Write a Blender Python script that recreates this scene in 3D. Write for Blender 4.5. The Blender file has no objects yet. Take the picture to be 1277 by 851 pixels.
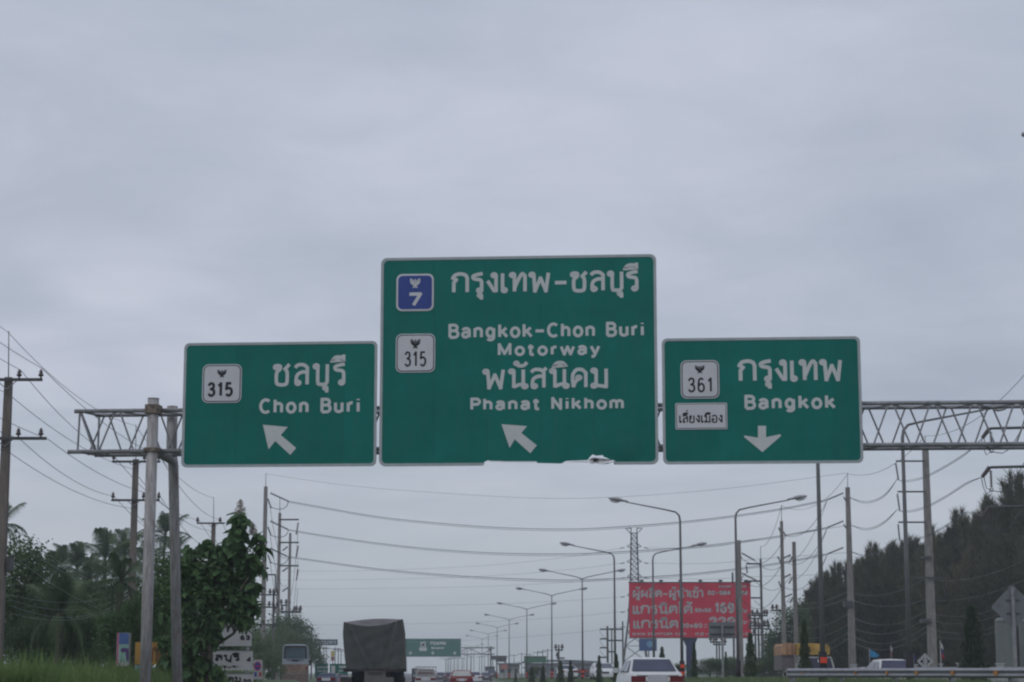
import bpy, math, random
import numpy as np
from mathutils import Vector, Matrix
from math import sin, cos, pi, radians, atan, tan, atan2, hypot

random.seed(7)
SC = bpy.context.scene
COL = SC.collection
# ------------------------------------------------------------------ camera
F = 2490.0; PX0, PY0 = 638.5, 425.5; EYE = 1.1
PITCH = atan((838.0 - PY0) / F)
cam = bpy.data.cameras.new('camera'); camo = bpy.data.objects.new('camera', cam); COL.objects.link(camo)
cam.sensor_width = 36; cam.lens = F / 1277 * 36; cam.clip_start = .1; cam.clip_end = 20000
camo.location = (0, 0, EYE); camo.rotation_euler = (pi / 2 + PITCH, 0, 0)
SC.camera = camo
# ------------------------------------------------------------------ world: overcast daylight sky
world = bpy.data.worlds.new('World'); SC.world = world; world.use_nodes = True
nt = world.node_tree; N = nt.nodes; L = nt.links
bg = N['Background']
SUN_EL, SUN_AZ = radians(52), radians(215)
sky = N.new('ShaderNodeTexSky'); sky.sky_type = 'NISHITA'; sky.sun_disc = False
sky.sun_elevation = SUN_EL; sky.sun_rotation = SUN_AZ; sky.dust_density = 3
tc = N.new('ShaderNodeTexCoord'); sep = N.new('ShaderNodeSeparateXYZ'); L.new(tc.outputs['Generated'], sep.inputs[0])
def nmath(op, a, b=None, clamp=False, NN=N, LL=L):
    m = NN.new('ShaderNodeMath'); m.operation = op; m.use_clamp = clamp
    for i, v in enumerate((a, b)):
        if v is None: continue
        if isinstance(v, (int, float)): m.inputs[i].default_value = v
        else: LL.new(v, m.inputs[i])
    return m.outputs[0]
zc = nmath('MAXIMUM', sep.outputs['Z'], 0.0)
den = nmath('ADD', zc, .12)
cx = nmath('DIVIDE', sep.outputs['X'], den); cy = nmath('DIVIDE', sep.outputs['Y'], den)
cmb = N.new('ShaderNodeCombineXYZ'); L.new(cx, cmb.inputs[0]); L.new(cy, cmb.inputs[1])
def noise(scale, detail, rough, dist=0.0):
    n = N.new('ShaderNodeTexNoise'); n.inputs['Scale'].default_value = scale; n.inputs['Detail'].default_value = detail
    n.inputs['Roughness'].default_value = rough; n.inputs['Distortion'].default_value = dist
    L.new(cmb.outputs[0], n.inputs['Vector']); return n.outputs['Fac']
n1 = noise(.55, 4, .55, .5); n2 = noise(2.6, 5, .6, .4)
cl = nmath('ADD', nmath('MULTIPLY', n1, .76), nmath('MULTIPLY', n2, .24))
ramp = N.new('ShaderNodeValToRGB'); L.new(cl, ramp.inputs[0])
e = ramp.color_ramp.elements
e[0].position = .40; e[0].color = (.39, .45, .54, 1)
e[1].position = .61; e[1].color = (.58, .625, .72, 1)
m_ = ramp.color_ramp.elements.new(.5); m_.color = (.475, .53, .625, 1)
# some of the cloud is a little more violet
hue = N.new('ShaderNodeMixRGB'); hue.blend_type = 'MULTIPLY'; L.new(nmath('MULTIPLY', noise(1.1, 3, .5, .6), 1.5, True), hue.inputs[0]); L.new(ramp.outputs[0], hue.inputs[1]); hue.inputs[2].default_value = (1.015, .985, 1.0, 1)
# towards the horizon the cloud base turns a flatter grey
hz = nmath('DIVIDE', zc, .13, True)
mixh = N.new('ShaderNodeMixRGB'); L.new(hz, mixh.inputs[0]); mixh.inputs[1].default_value = (.56, .61, .655, 1); L.new(hue.outputs[0], mixh.inputs[2])
skm = N.new('ShaderNodeMixRGB'); skm.blend_type = 'MULTIPLY'; skm.inputs[0].default_value = 1; L.new(sky.outputs[0], skm.inputs[1]); skm.inputs[2].default_value = (.09, .09, .09, 1)
mixs = N.new('ShaderNodeMixRGB'); mixs.inputs[0].default_value = .93; L.new(skm.outputs[0], mixs.inputs[1]); L.new(mixh.outputs[0], mixs.inputs[2])
L.new(mixs.outputs[0], bg.inputs[0]); bg.inputs[1].default_value = 1.03
sun = bpy.data.lights.new('sun', 'SUN'); suno = bpy.data.objects.new('sun', sun); COL.objects.link(suno)
sun.energy = .5; sun.angle = radians(25); sun.color = (1, .96, .9)
sd = Vector((sin(SUN_AZ) * cos(SUN_EL), cos(SUN_AZ) * cos(SUN_EL), sin(SUN_EL)))
suno.rotation_euler = sd.to_track_quat('Z', 'Y').to_euler(); suno.location = (0, 0, 60)
SC.view_settings.view_transform = 'Standard'; SC.view_settings.look = 'None'
SC.view_settings.exposure = 0; SC.view_settings.gamma = 1
SC.render.engine = 'CYCLES'
SC.cycles.max_bounces = 6; SC.cycles.volume_bounces = 1; SC.cycles.transparent_max_bounces = 16
SC.cycles.volume_step_rate = 4
SC.cycles.filter_width = 2.2

# ------------------------------------------------------------------ pixel <-> world helpers
CP, SP = cos(PITCH), sin(PITCH)
def ray(px, py):
    x = (px - PX0) / F; y = (PY0 - py) / F
    return Vector((x, CP - y * SP, SP + y * CP))
def at(px, py, D):
    r = ray(px, py); return Vector((0, 0, EYE)) + r * (D / r.y)
def pix(P):
    v = Vector(P) - Vector((0, 0, EYE)); zc_ = v.y * CP + v.z * SP; return (PX0 + F * v.x / zc_, PY0 - F * (v.z * CP - v.y * SP) / zc_, P[1])
def ss(a, b, x):
    t = min(1, max(0, (x - a) / (b - a))); return t * t * (3 - 2 * t)
SL = .0444      # the road heads a little left of the view
def U(X, Y): return X + SL * Y
def XU(u, Y): return u - SL * Y
def gz(X, Y):
    b = -.0012 * min(max(Y, 0), 650)
    u = U(X, Y)
    med = ss(10.4, 12.2, u) * (.62 + .22 * ss(45, 60, Y) * (1 - ss(90, 130, Y)) * (1 - ss(16.0, 17.5, u)) - .1 * ss(16.5, 18, u)) * (1 - .35 * ss(150, 350, Y))
    lw = 5.6 + 9 * ss(110, 190, Y)
    ver = ss(lw, lw + 1.6, -u) * (.78 - .45 * ss(110, 200, Y))
    return b + med + ver
def solve_D(px, py, z):
    r = ray(px, py); return (z - EYE) / r.z * r.y
RY = atan(SL)   # yaw of things aligned with the road

# ------------------------------------------------------------------ materials
MATS = {}
def mat(name, c, rough=.7, metal=0, var=.12, scale=6, bump=0, spec=.5, streak=None, emit=None):
    if name in MATS: return MATS[name]
    m = bpy.data.materials.new(name); m.use_nodes = True; n = m.node_tree.nodes; l = m.node_tree.links
    b = n['Principled BSDF']; b.inputs['Roughness'].default_value = rough; b.inputs['Metallic'].default_value = metal
    b.inputs['Specular IOR Level'].default_value = spec
    t = n.new('ShaderNodeTexCoord')
    no = n.new('ShaderNodeTexNoise'); no.inputs['Scale'].default_value = scale; no.inputs['Detail'].default_value = 5; no.inputs['Roughness'].default_value = .62
    src = t.outputs['Object']
    if streak:
        mp = n.new('ShaderNodeMapping'); mp.inputs['Scale'].default_value = streak; l.new(src, mp.inputs[0]); src = mp.outputs[0]
    l.new(src, no.inputs['Vector'])
    r = n.new('ShaderNodeValToRGB'); l.new(no.outputs['Fac'], r.inputs[0])
    r.color_ramp.elements[0].position = .3; r.color_ramp.elements[1].position = .72
    r.color_ramp.elements[0].color = tuple(max(0, x * (1 - var * 1.6)) for x in c) + (1,)
    r.color_ramp.elements[1].color = tuple(min(1, x * (1 + var)) for x in c) + (1,)
    l.new(r.outputs[0], b.inputs['Base Color'])
    if bump:
        bp = n.new('ShaderNodeBump'); bp.inputs['Strength'].default_value = bump; bp.inputs['Distance'].default_value = .03
        l.new(no.outputs['Fac'], bp.inputs['Height']); l.new(bp.outputs[0], b.inputs['Normal'])
    if emit: b.inputs['Emission Color'].default_value = emit + (1,); b.inputs['Emission Strength'].default_value = 1
    MATS[name] = m; return m
def leafmat(name, c1, c2, scale=.8, transl=.25):
    m = bpy.data.materials.new(name); m.use_nodes = True; n = m.node_tree.nodes; l = m.node_tree.links
    b = n['Principled BSDF']; b.inputs['Roughness'].default_value = .6; b.inputs['Specular IOR Level'].default_value = .3
    t = n.new('ShaderNodeTexCoord'); oi = n.new('ShaderNodeObjectInfo')
    no = n.new('ShaderNodeTexNoise'); no.inputs['Scale'].default_value = scale; no.inputs['Detail'].default_value = 6; no.inputs['Roughness'].default_value = .7
    l.new(t.outputs['Object'], no.inputs['Vector'])
    ad = n.new('ShaderNodeMath'); ad.operation = 'MULTIPLY_ADD'; l.new(oi.outputs['Random'], ad.inputs[0]); ad.inputs[1].default_value = .35; l.new(no.outputs['Fac'], ad.inputs[2])
    r = n.new('ShaderNodeValToRGB'); l.new(ad.outputs[0], r.inputs[0])
    r.color_ramp.elements[0].position = .42; r.color_ramp.elements[1].position = .9
    r.color_ramp.elements[0].color = c1 + (1,); r.color_ramp.elements[1].color = c2 + (1,)
    l.new(r.outputs[0], b.inputs['Base Color'])
    tr = n.new('ShaderNodeBsdfTranslucent'); l.new(r.outputs[0], tr.inputs[0])
    mx = n.new('ShaderNodeMixShader'); mx.inputs[0].default_value = transl; l.new(b.outputs[0], mx.inputs[1]); l.new(tr.outputs[0], mx.inputs[2])
    l.new(mx.outputs[0], n['Material Output'].inputs[0]); MATS[name] = m; return m
GREEN = mat('sign_green', (.004, .165, .135), .6, var=.10, scale=1.3, spec=.15)
FGREEN = mat('far_sign_green', (.002, .13, .095), .6, var=.05, scale=.3, spec=.2)
WHITE = mat('sign_white', (.56, .59, .59), .6, var=.05, scale=4, spec=.3)
SHW = mat('shield_white', (.58, .59, .62), .6, var=.05, scale=3, spec=.3)
BORDER = mat('sign_edge_grey', (.38, .42, .43), .6, var=.08, scale=5, spec=.3)
BLUE = mat('sign_blue', (.035, .065, .27), .55, var=.08, scale=3, spec=.3)
BLACK = mat('print_black', (.018, .018, .022), .6, var=.1, spec=.3)
ALU = mat('bent_sheet_bare', (.55, .56, .56), .5, metal=.0, var=.12, scale=5)
GALV = mat('galvanised_tube', (.30, .30, .315), .55, metal=.35, var=.22, scale=7, streak=(1, 1, .6))
STEEL = mat('painted_post', (.37, .36, .36), .6, metal=.1, var=.25, scale=9, bump=.2, streak=(1.6, 1.6, .22))
def add_rust(m, c=(.19, .145, .12), lo=.53, hi=.68, sc=(3.5, 3.5, .9)):
    n = m.node_tree.nodes; l = m.node_tree.links; b = n['Principled BSDF']; old = b.inputs['Base Color'].links[0].from_socket
    t = n.new('ShaderNodeTexCoord'); mp = n.new('ShaderNodeMapping'); mp.inputs['Scale'].default_value = sc; l.new(t.outputs['Object'], mp.inputs[0])
    no = n.new('ShaderNodeTexNoise'); no.inputs['Scale'].default_value = 3; no.inputs['Detail'].default_value = 8; no.inputs['Roughness'].default_value = .75; l.new(mp.outputs[0], no.inputs['Vector'])
    r = n.new('ShaderNodeValToRGB'); r.color_ramp.elements[0].position = lo; r.color_ramp.elements[1].position = hi; l.new(no.outputs['Fac'], r.inputs[0])
    mx = n.new('ShaderNodeMixRGB'); l.new(r.outputs[0], mx.inputs[0]); l.new(old, mx.inputs[1]); mx.inputs[2].default_value = c + (1,); l.new(mx.outputs[0], b.inputs['Base Color'])
add_rust(GREEN, (.018, .145, .118), .45, .85, (1.6, 1.6, .3))
def vary(m, amt=.05):
    n = m.node_tree.nodes; l = m.node_tree.links; b = n['Principled BSDF']; old = b.inputs['Base Color'].links[0].from_socket
    oi = n.new('ShaderNodeObjectInfo'); mr = n.new('ShaderNodeMapRange'); mr.inputs[3].default_value = 1 - amt; mr.inputs[4].default_value = 1 + amt; l.new(oi.outputs['Random'], mr.inputs[0])
    h = n.new('ShaderNodeHueSaturation'); l.new(old, h.inputs['Color']); l.new(mr.outputs[0], h.inputs['Value']); l.new(h.outputs[0], b.inputs['Base Color'])
vary(GREEN, .06)
add_rust(STEEL); add_rust(GALV, (.17, .13, .11), .63, .74, (1.5, 1.5, 1.5))
RUST = mat('rusty_clamp', (.20, .16, .13), .85, var=.4, scale=14, bump=.4)
CONC = mat('concrete_pole', (.22, .205, .195), .9, var=.22, scale=4, bump=.3, streak=(1, 1, .25))
CONCB = mat('brown_concrete_pole', (.17, .145, .13), .9, var=.25, scale=4, bump=.3, streak=(1, 1, .25))
CONCD = mat('dark_weathered_pole', (.12, .118, .118), .9, var=.2, scale=3)
LAMPM = mat('lamp_post_steel', (.17, .17, .175), .5, metal=.3, var=.15, scale=2)
HEAD = mat('lamp_head_shell', (.34, .34, .36), .4, var=.1, scale=3)
LENS = mat('lamp_glass', (.5, .5, .5), .2, var=.05, scale=3)
INS = mat('insulator_brown', (.045, .03, .03), .35, var=.2, scale=8)
DARKM = mat('dark_steel', (.06, .06, .065), .6, var=.2, scale=5)
WIREM = mat('wire_grey', (.06, .065, .075), .6, var=.05, scale=1)
WIREL = mat('wire_pale', (.20, .22, .24), .6, var=.05, scale=1)
ORANGE = mat('reflector_orange', (.75, .07, .025), .4, var=.08, scale=3)
AMBER = mat('reflector_amber', (.42, .20, .06), .4, var=.2, scale=9)
TARP = mat('canvas_tarp', (.088, .094, .090), .9, var=.16, scale=1.7, bump=.4)
TARPT = mat('canvas_tarp_pale', (.15, .14, .145), .9, var=.2, scale=2, bump=.4)  # paler canvas, used on the roof sheet
RUBBER = mat('rubber', (.02, .02, .021), .85, var=.2)
CHAS = mat('chassis_dirt', (.05, .048, .046), .85, var=.3, scale=6)
FLAP = mat('dusty_panel', (.14, .14, .13), .8, var=.2, scale=3)
CARW = mat('white_paint', (.66, .67, .68), .3, var=.04, scale=1.5)
GLASS = mat('tinted_glass', (.05, .055, .10), .12, var=.25, scale=1.2)
GLASSB = mat('bus_glass', (.05, .085, .11), .15, var=.25, scale=.8)
TAIL = mat('tail_lamp_red', (.16, .010, .015), .25, var=.2, scale=4)
CLEAR = mat('clear_lamp', (.75, .75, .75), .2, var=.05)
PLATE = mat('plate_white', (.55, .56, .60), .5, var=.05)
CHROME = mat('bright_trim', (.6, .6, .6), .25, metal=.8, var=.05)
REDP = mat('red_paint', (.20, .022, .022), .4, var=.1, scale=2)
PALE = mat('pale_paint', (.42, .43, .42), .45, var=.1, scale=2)
BLUEP = mat('dusty_blue_paint', (.055, .075, .13), .5, var=.15, scale=2)
TAN = mat('tan_canvas', (.42, .25, .15), .85, var=.3, scale=1.5, bump=.3)
YEL = mat('ochre_canvas', (.42, .27, .07), .85, var=.3, scale=1.5, bump=.3)
TEALD = mat('teal_board', (.03, .16, .14), .6, var=.1)
BRED = mat('billboard_red', (.58, .016, .055), .55, var=.12, scale=.35, spec=.2)
BLUEC = mat('billboard_column_blue', (.022, .03, .12), .6, var=.15, scale=1)
BSIGN = mat('small_board_blue', (.03, .09, .26), .6, var=.15, scale=1)
SIGNBACK = mat('sign_back_grey', (.17, .185, .20), .6, metal=.2, var=.15, scale=2)
BOARDW = mat('white_board', (.40, .41, .42), .7, var=.07, scale=1.2)
YELB = mat('yellow_board', (.36, .20, .035), .7, var=.2, scale=1.2)
PINK = mat('pink_frame', (.50, .09, .22), .7, var=.1)
PURP = mat('purple_print', (.085, .035, .16), .7, var=.1)
PBLUE = mat('poster_blue', (.07, .13, .33), .7, var=.1)
PGREEN = mat('poster_green', (.22, .40, .36), .7, var=.1)
BARK = mat('bark', (.10, .085, .07), .95, var=.35, scale=8, bump=.6)
TANK = mat('tank_grey', (.17, .19, .185), .7, var=.18, scale=1.5, streak=(1, 1, .2))
WALLW = mat('white_wall', (.36, .36, .37), .8, var=.12, scale=2)
WALLG = mat('grey_wall', (.24, .25, .27), .85, var=.12, scale=.3)
ROOFG = mat('sheet_roof_grey', (.17, .19, .22), .6, var=.1, scale=.4)
ROOFR = mat('red_roof', (.26, .06, .06), .75, var=.15, scale=.6)
WINDK = mat('far_window', (.05, .06, .07), .3, var=.1)
FLB = mat('flag_blue', (.03, .22, .42), .8, var=.1)
FLR = mat('flag_red', (.35, .02, .03), .8, var=.1)
FLN = mat('flag_navy', (.03, .04, .14), .8, var=.1)
FLW = mat('flag_white', (.6, .6, .6), .8, var=.05)
ASPH = mat('asphalt', (.075, .075, .078), .85, var=.25, scale=1.2, bump=.2)
PAINTW = mat('road_paint', (.55, .55, .53), .7, var=.15, scale=3)
EARTH = mat('ground_grass', (.07, .11, .045), .95, var=.35, scale=.35, bump=.3)
GRASS = leafmat('grass_blades', (.09, .155, .045), (.24, .32, .11), .5, .3)
GRASS2 = leafmat('median_grass', (.12, .165, .08), (.25, .29, .15), .5, .3)
LF_TEAK = leafmat('teak_leaves', (.04, .10, .04), (.15, .25, .10), .55, .3)
LF_MID = leafmat('mid_foliage', (.04, .09, .032), (.13, .21, .08), .9, .3)
LF_DARK = leafmat('dark_foliage', (.034, .070, .028), (.11, .17, .066), .45, .25)
LF_PALM = leafmat('palm_leaflets', (.034, .064, .030), (.10, .15, .07), .5, .2)
LF_CAS = leafmat('casuarina_needles', (.044, .048, .027), (.13, .122, .072), .4, .15)  # warm brown in the needle colour stands for a reddish lens flare
LF_CON = leafmat('conifer_sprays', (.035, .06, .032), (.09, .13, .065), .9, .15)
LF_LITE = leafmat('light_foliage', (.035, .08, .03), (.10, .17, .06), .8, .3)
FLOWER = mat('dry_flower', (.34, .32, .28), .9, var=.2)

# ------------------------------------------------------------------ object helpers
class MB:
    def __init__(s): s.v = []; s.f = []
    def add(s, vs, fs):
        k = len(s.v); s.v += [tuple(p) for p in vs]; s.f += [tuple(k + i for i in f) for f in fs]; return s
    def box(s, x0, x1, y0, y1, z0, z1, rot=0, c=(0, 0)):
        P = [(x, y, z) for z in (z0, z1) for (x, y) in ((x0, y0), (x1, y0), (x1, y1), (x0, y1))]
        if rot:
            ca, sa = cos(rot), sin(rot)
            P = [(c[0] + (x - c[0]) * ca - (y - c[1]) * sa, c[1] + (x - c[0]) * sa + (y - c[1]) * ca, z) for x, y, z in P]
        return s.add(P, [(0, 3, 2, 1), (4, 5, 6, 7), (0, 1, 5, 4), (1, 2, 6, 5), (2, 3, 7, 6), (3, 0, 4, 7)])
    def tube(s, pts, r, n=8, caps=True):
        pts = [Vector(p) for p in pts]
        rs = r if isinstance(r, (list, tuple)) else [r] * len(pts)
        k = len(s.v); up = None
        for i, p in enumerate(pts):
            d = (pts[min(i + 1, len(pts) - 1)] - pts[max(i - 1, 0)])
            if d.length < 1e-9: d = Vector((0, 0, 1))
            d.normalize()
            if up is None:
                up = Vector((0, 0, 1)) if abs(d.z) < .9 else Vector((0, 1, 0))
            a = d.cross(up); a.normalize(); b = a.cross(d); up = b
            for j in range(n):
                t = 2 * pi * (j + .5) / n; q = p + (a * cos(t) + b * sin(t)) * rs[i]; s.v.append(tuple(q))
        for i in range(len(pts) - 1):
            for j in range(n):
                a0 = k + i * n + j; a1 = k + i * n + (j + 1) % n; s.f.append((a0, a1, a1 + n, a0 + n))
        if caps:
            s.f.append(tuple(k + j for j in range(n))[::-1]); s.f.append(tuple(k + (len(pts) - 1) * n + j for j in range(n)))
        return s
    def prism(s, poly, y0, y1):      # poly in (x,z), extruded along y
        n = len(poly); P = [(x, y0, z) for x, z in poly] + [(x, y1, z) for x, z in poly]
        F_ = [tuple(range(n)), tuple(range(2 * n - 1, n - 1, -1))] + [(i, i + n, (i + 1) % n + n, (i + 1) % n) for i in range(n)]
        return s.add(P, F_)
    def loft(s, rings, cap=True):
        k = len(s.v); n = len(rings[0])
        for r in rings: s.v += [tuple(p) for p in r]
        for i in range(len(rings) - 1):
            for j in range(n):
                a = k + i * n + j; b = k + i * n + (j + 1) % n; s.f.append((a, b, b + n, a + n))
        if cap: s.f.append(tuple(k + j for j in range(n))[::-1]); s.f.append(tuple(k + (len(rings) - 1) * n + j for j in range(n)))
        return s
    def mesh(s, name, m, smooth=False, off=(0, 0, 0)):
        me = bpy.data.meshes.new(name)
        ox, oy, oz = off
        me.from_pydata([(x - ox, y - oy, z - oz) for x, y, z in s.v] if any(off) else s.v, [], s.f)
        me.materials.append(m)
        if smooth:
            me.polygons.foreach_set('use_smooth', [True] * len(me.polygons))
        me.update(); return me
    def build(s, name, m, parent=None, smooth=False, off=(0, 0, 0)):
        return link(name, s.mesh(name, m, smooth, off), parent)
def link(name, me, parent=None, loc=None, rot=None, scale=None):
    o = bpy.data.objects.new(name, me); COL.objects.link(o)
    if parent is not None: o.parent = parent
    if loc is not None: o.location = loc
    if rot is not None: o.rotation_euler = rot
    if scale is not None: o.scale = scale if hasattr(scale, '__len__') else (scale,) * 3
    return o
def tag(o, label=None, cat=None, group=None, kind=None):
    if label: o['label'] = label
    if cat: o['category'] = cat
    if group: o['group'] = group
    if kind: o['kind'] = kind
    return o
def thing(name, label, cat, loc=(0, 0, 0), rz=0, group=None):
    o = link(name, None, None, loc, (0, 0, rz)); o.empty_display_size = .3
    return tag(o, label, cat, group)
def dup(root, loc, rz=None, label=None, scale=None):
    r = root.copy(); COL.objects.link(r); r.location = loc
    if rz is not None: r.rotation_euler = (0, 0, rz)
    if scale is not None: r.scale = scale if hasattr(scale, '__len__') else (scale,) * 3
    if label: r['label'] = label
    for ch in list(root.children):
        c = ch.copy(); COL.objects.link(c); c.parent = r
        for g in list(ch.children):
            d = g.copy(); COL.objects.link(d); d.parent = c
    return r
def npmesh(name, V, Fc, m, smooth=False):
    """V (n,3) array, Fc (k,3 or 4) array"""
    me = bpy.data.meshes.new(name); V = np.asarray(V, np.float32); Fc = np.asarray(Fc, np.int32)
    me.vertices.add(len(V)); me.vertices.foreach_set('co', V.ravel())
    k = Fc.shape[1]; me.loops.add(Fc.size); me.loops.foreach_set('vertex_index', Fc.ravel())
    me.polygons.add(len(Fc)); me.polygons.foreach_set('loop_start', np.arange(0, Fc.size, k, dtype=np.int32))
    try: me.polygons.foreach_set('loop_total', np.full(len(Fc), k, np.int32))
    except Exception: pass
    me.materials.append(m); me.update(calc_edges=True); me.validate()
    return me

# ------------------------------------------------------------------ stroke lettering
def cat_rom(P, n=6):
    out = []
    P = [P[0]] + list(P) + [P[-1]]
    for i in range(1, len(P) - 2):
        p0, p1, p2, p3 = P[i - 1], P[i], P[i + 1], P[i + 2]
        if hypot(p1[0] - p2[0], p1[1] - p2[1]) < 1e-6: out.append(p1); continue
        for k in range(n):
            t = k / n
            if p0 == p1 and p2 == p3: f = lambda a, b, c, d: b + (c - b) * t
            else: f = lambda a, b, c, d: .5 * ((2 * b) + (-a + c) * t + (2 * a - 5 * b + 4 * c - d) * t * t + (-a + 3 * b - 3 * c + d) * t ** 3)
            out.append((f(p0[0], p1[0], p2[0], p3[0]), f(p0[1], p1[1], p2[1], p3[1])))
    out.append(P[-2])
    res = [out[0]]
    for p in out[1:]:
        if hypot(p[0] - res[-1][0], p[1] - res[-1][1]) > 1e-5: res.append(p)
    return res
def S(*p): return ('S', p)
def Ln(*p): return ('L', p)
def Arc(cx_, cy_, rx, ry, a0=0, a1=360, n=20): return ('L', tuple((cx_ + rx * cos(radians(a0 + (a1 - a0) * i / n)), cy_ + ry * sin(radians(a0 + (a1 - a0) * i / n))) for i in range(n + 1)))
def O(x, y, r=.075): return Arc(x, y, r, r, 0, 360, 10)
tone = lambda dy=0: [O(-.26, 1.42 + dy, .055), S((-.22, 1.36 + dy), (-.14, 1.25 + dy), (.06, 1.5 + dy))]
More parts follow.
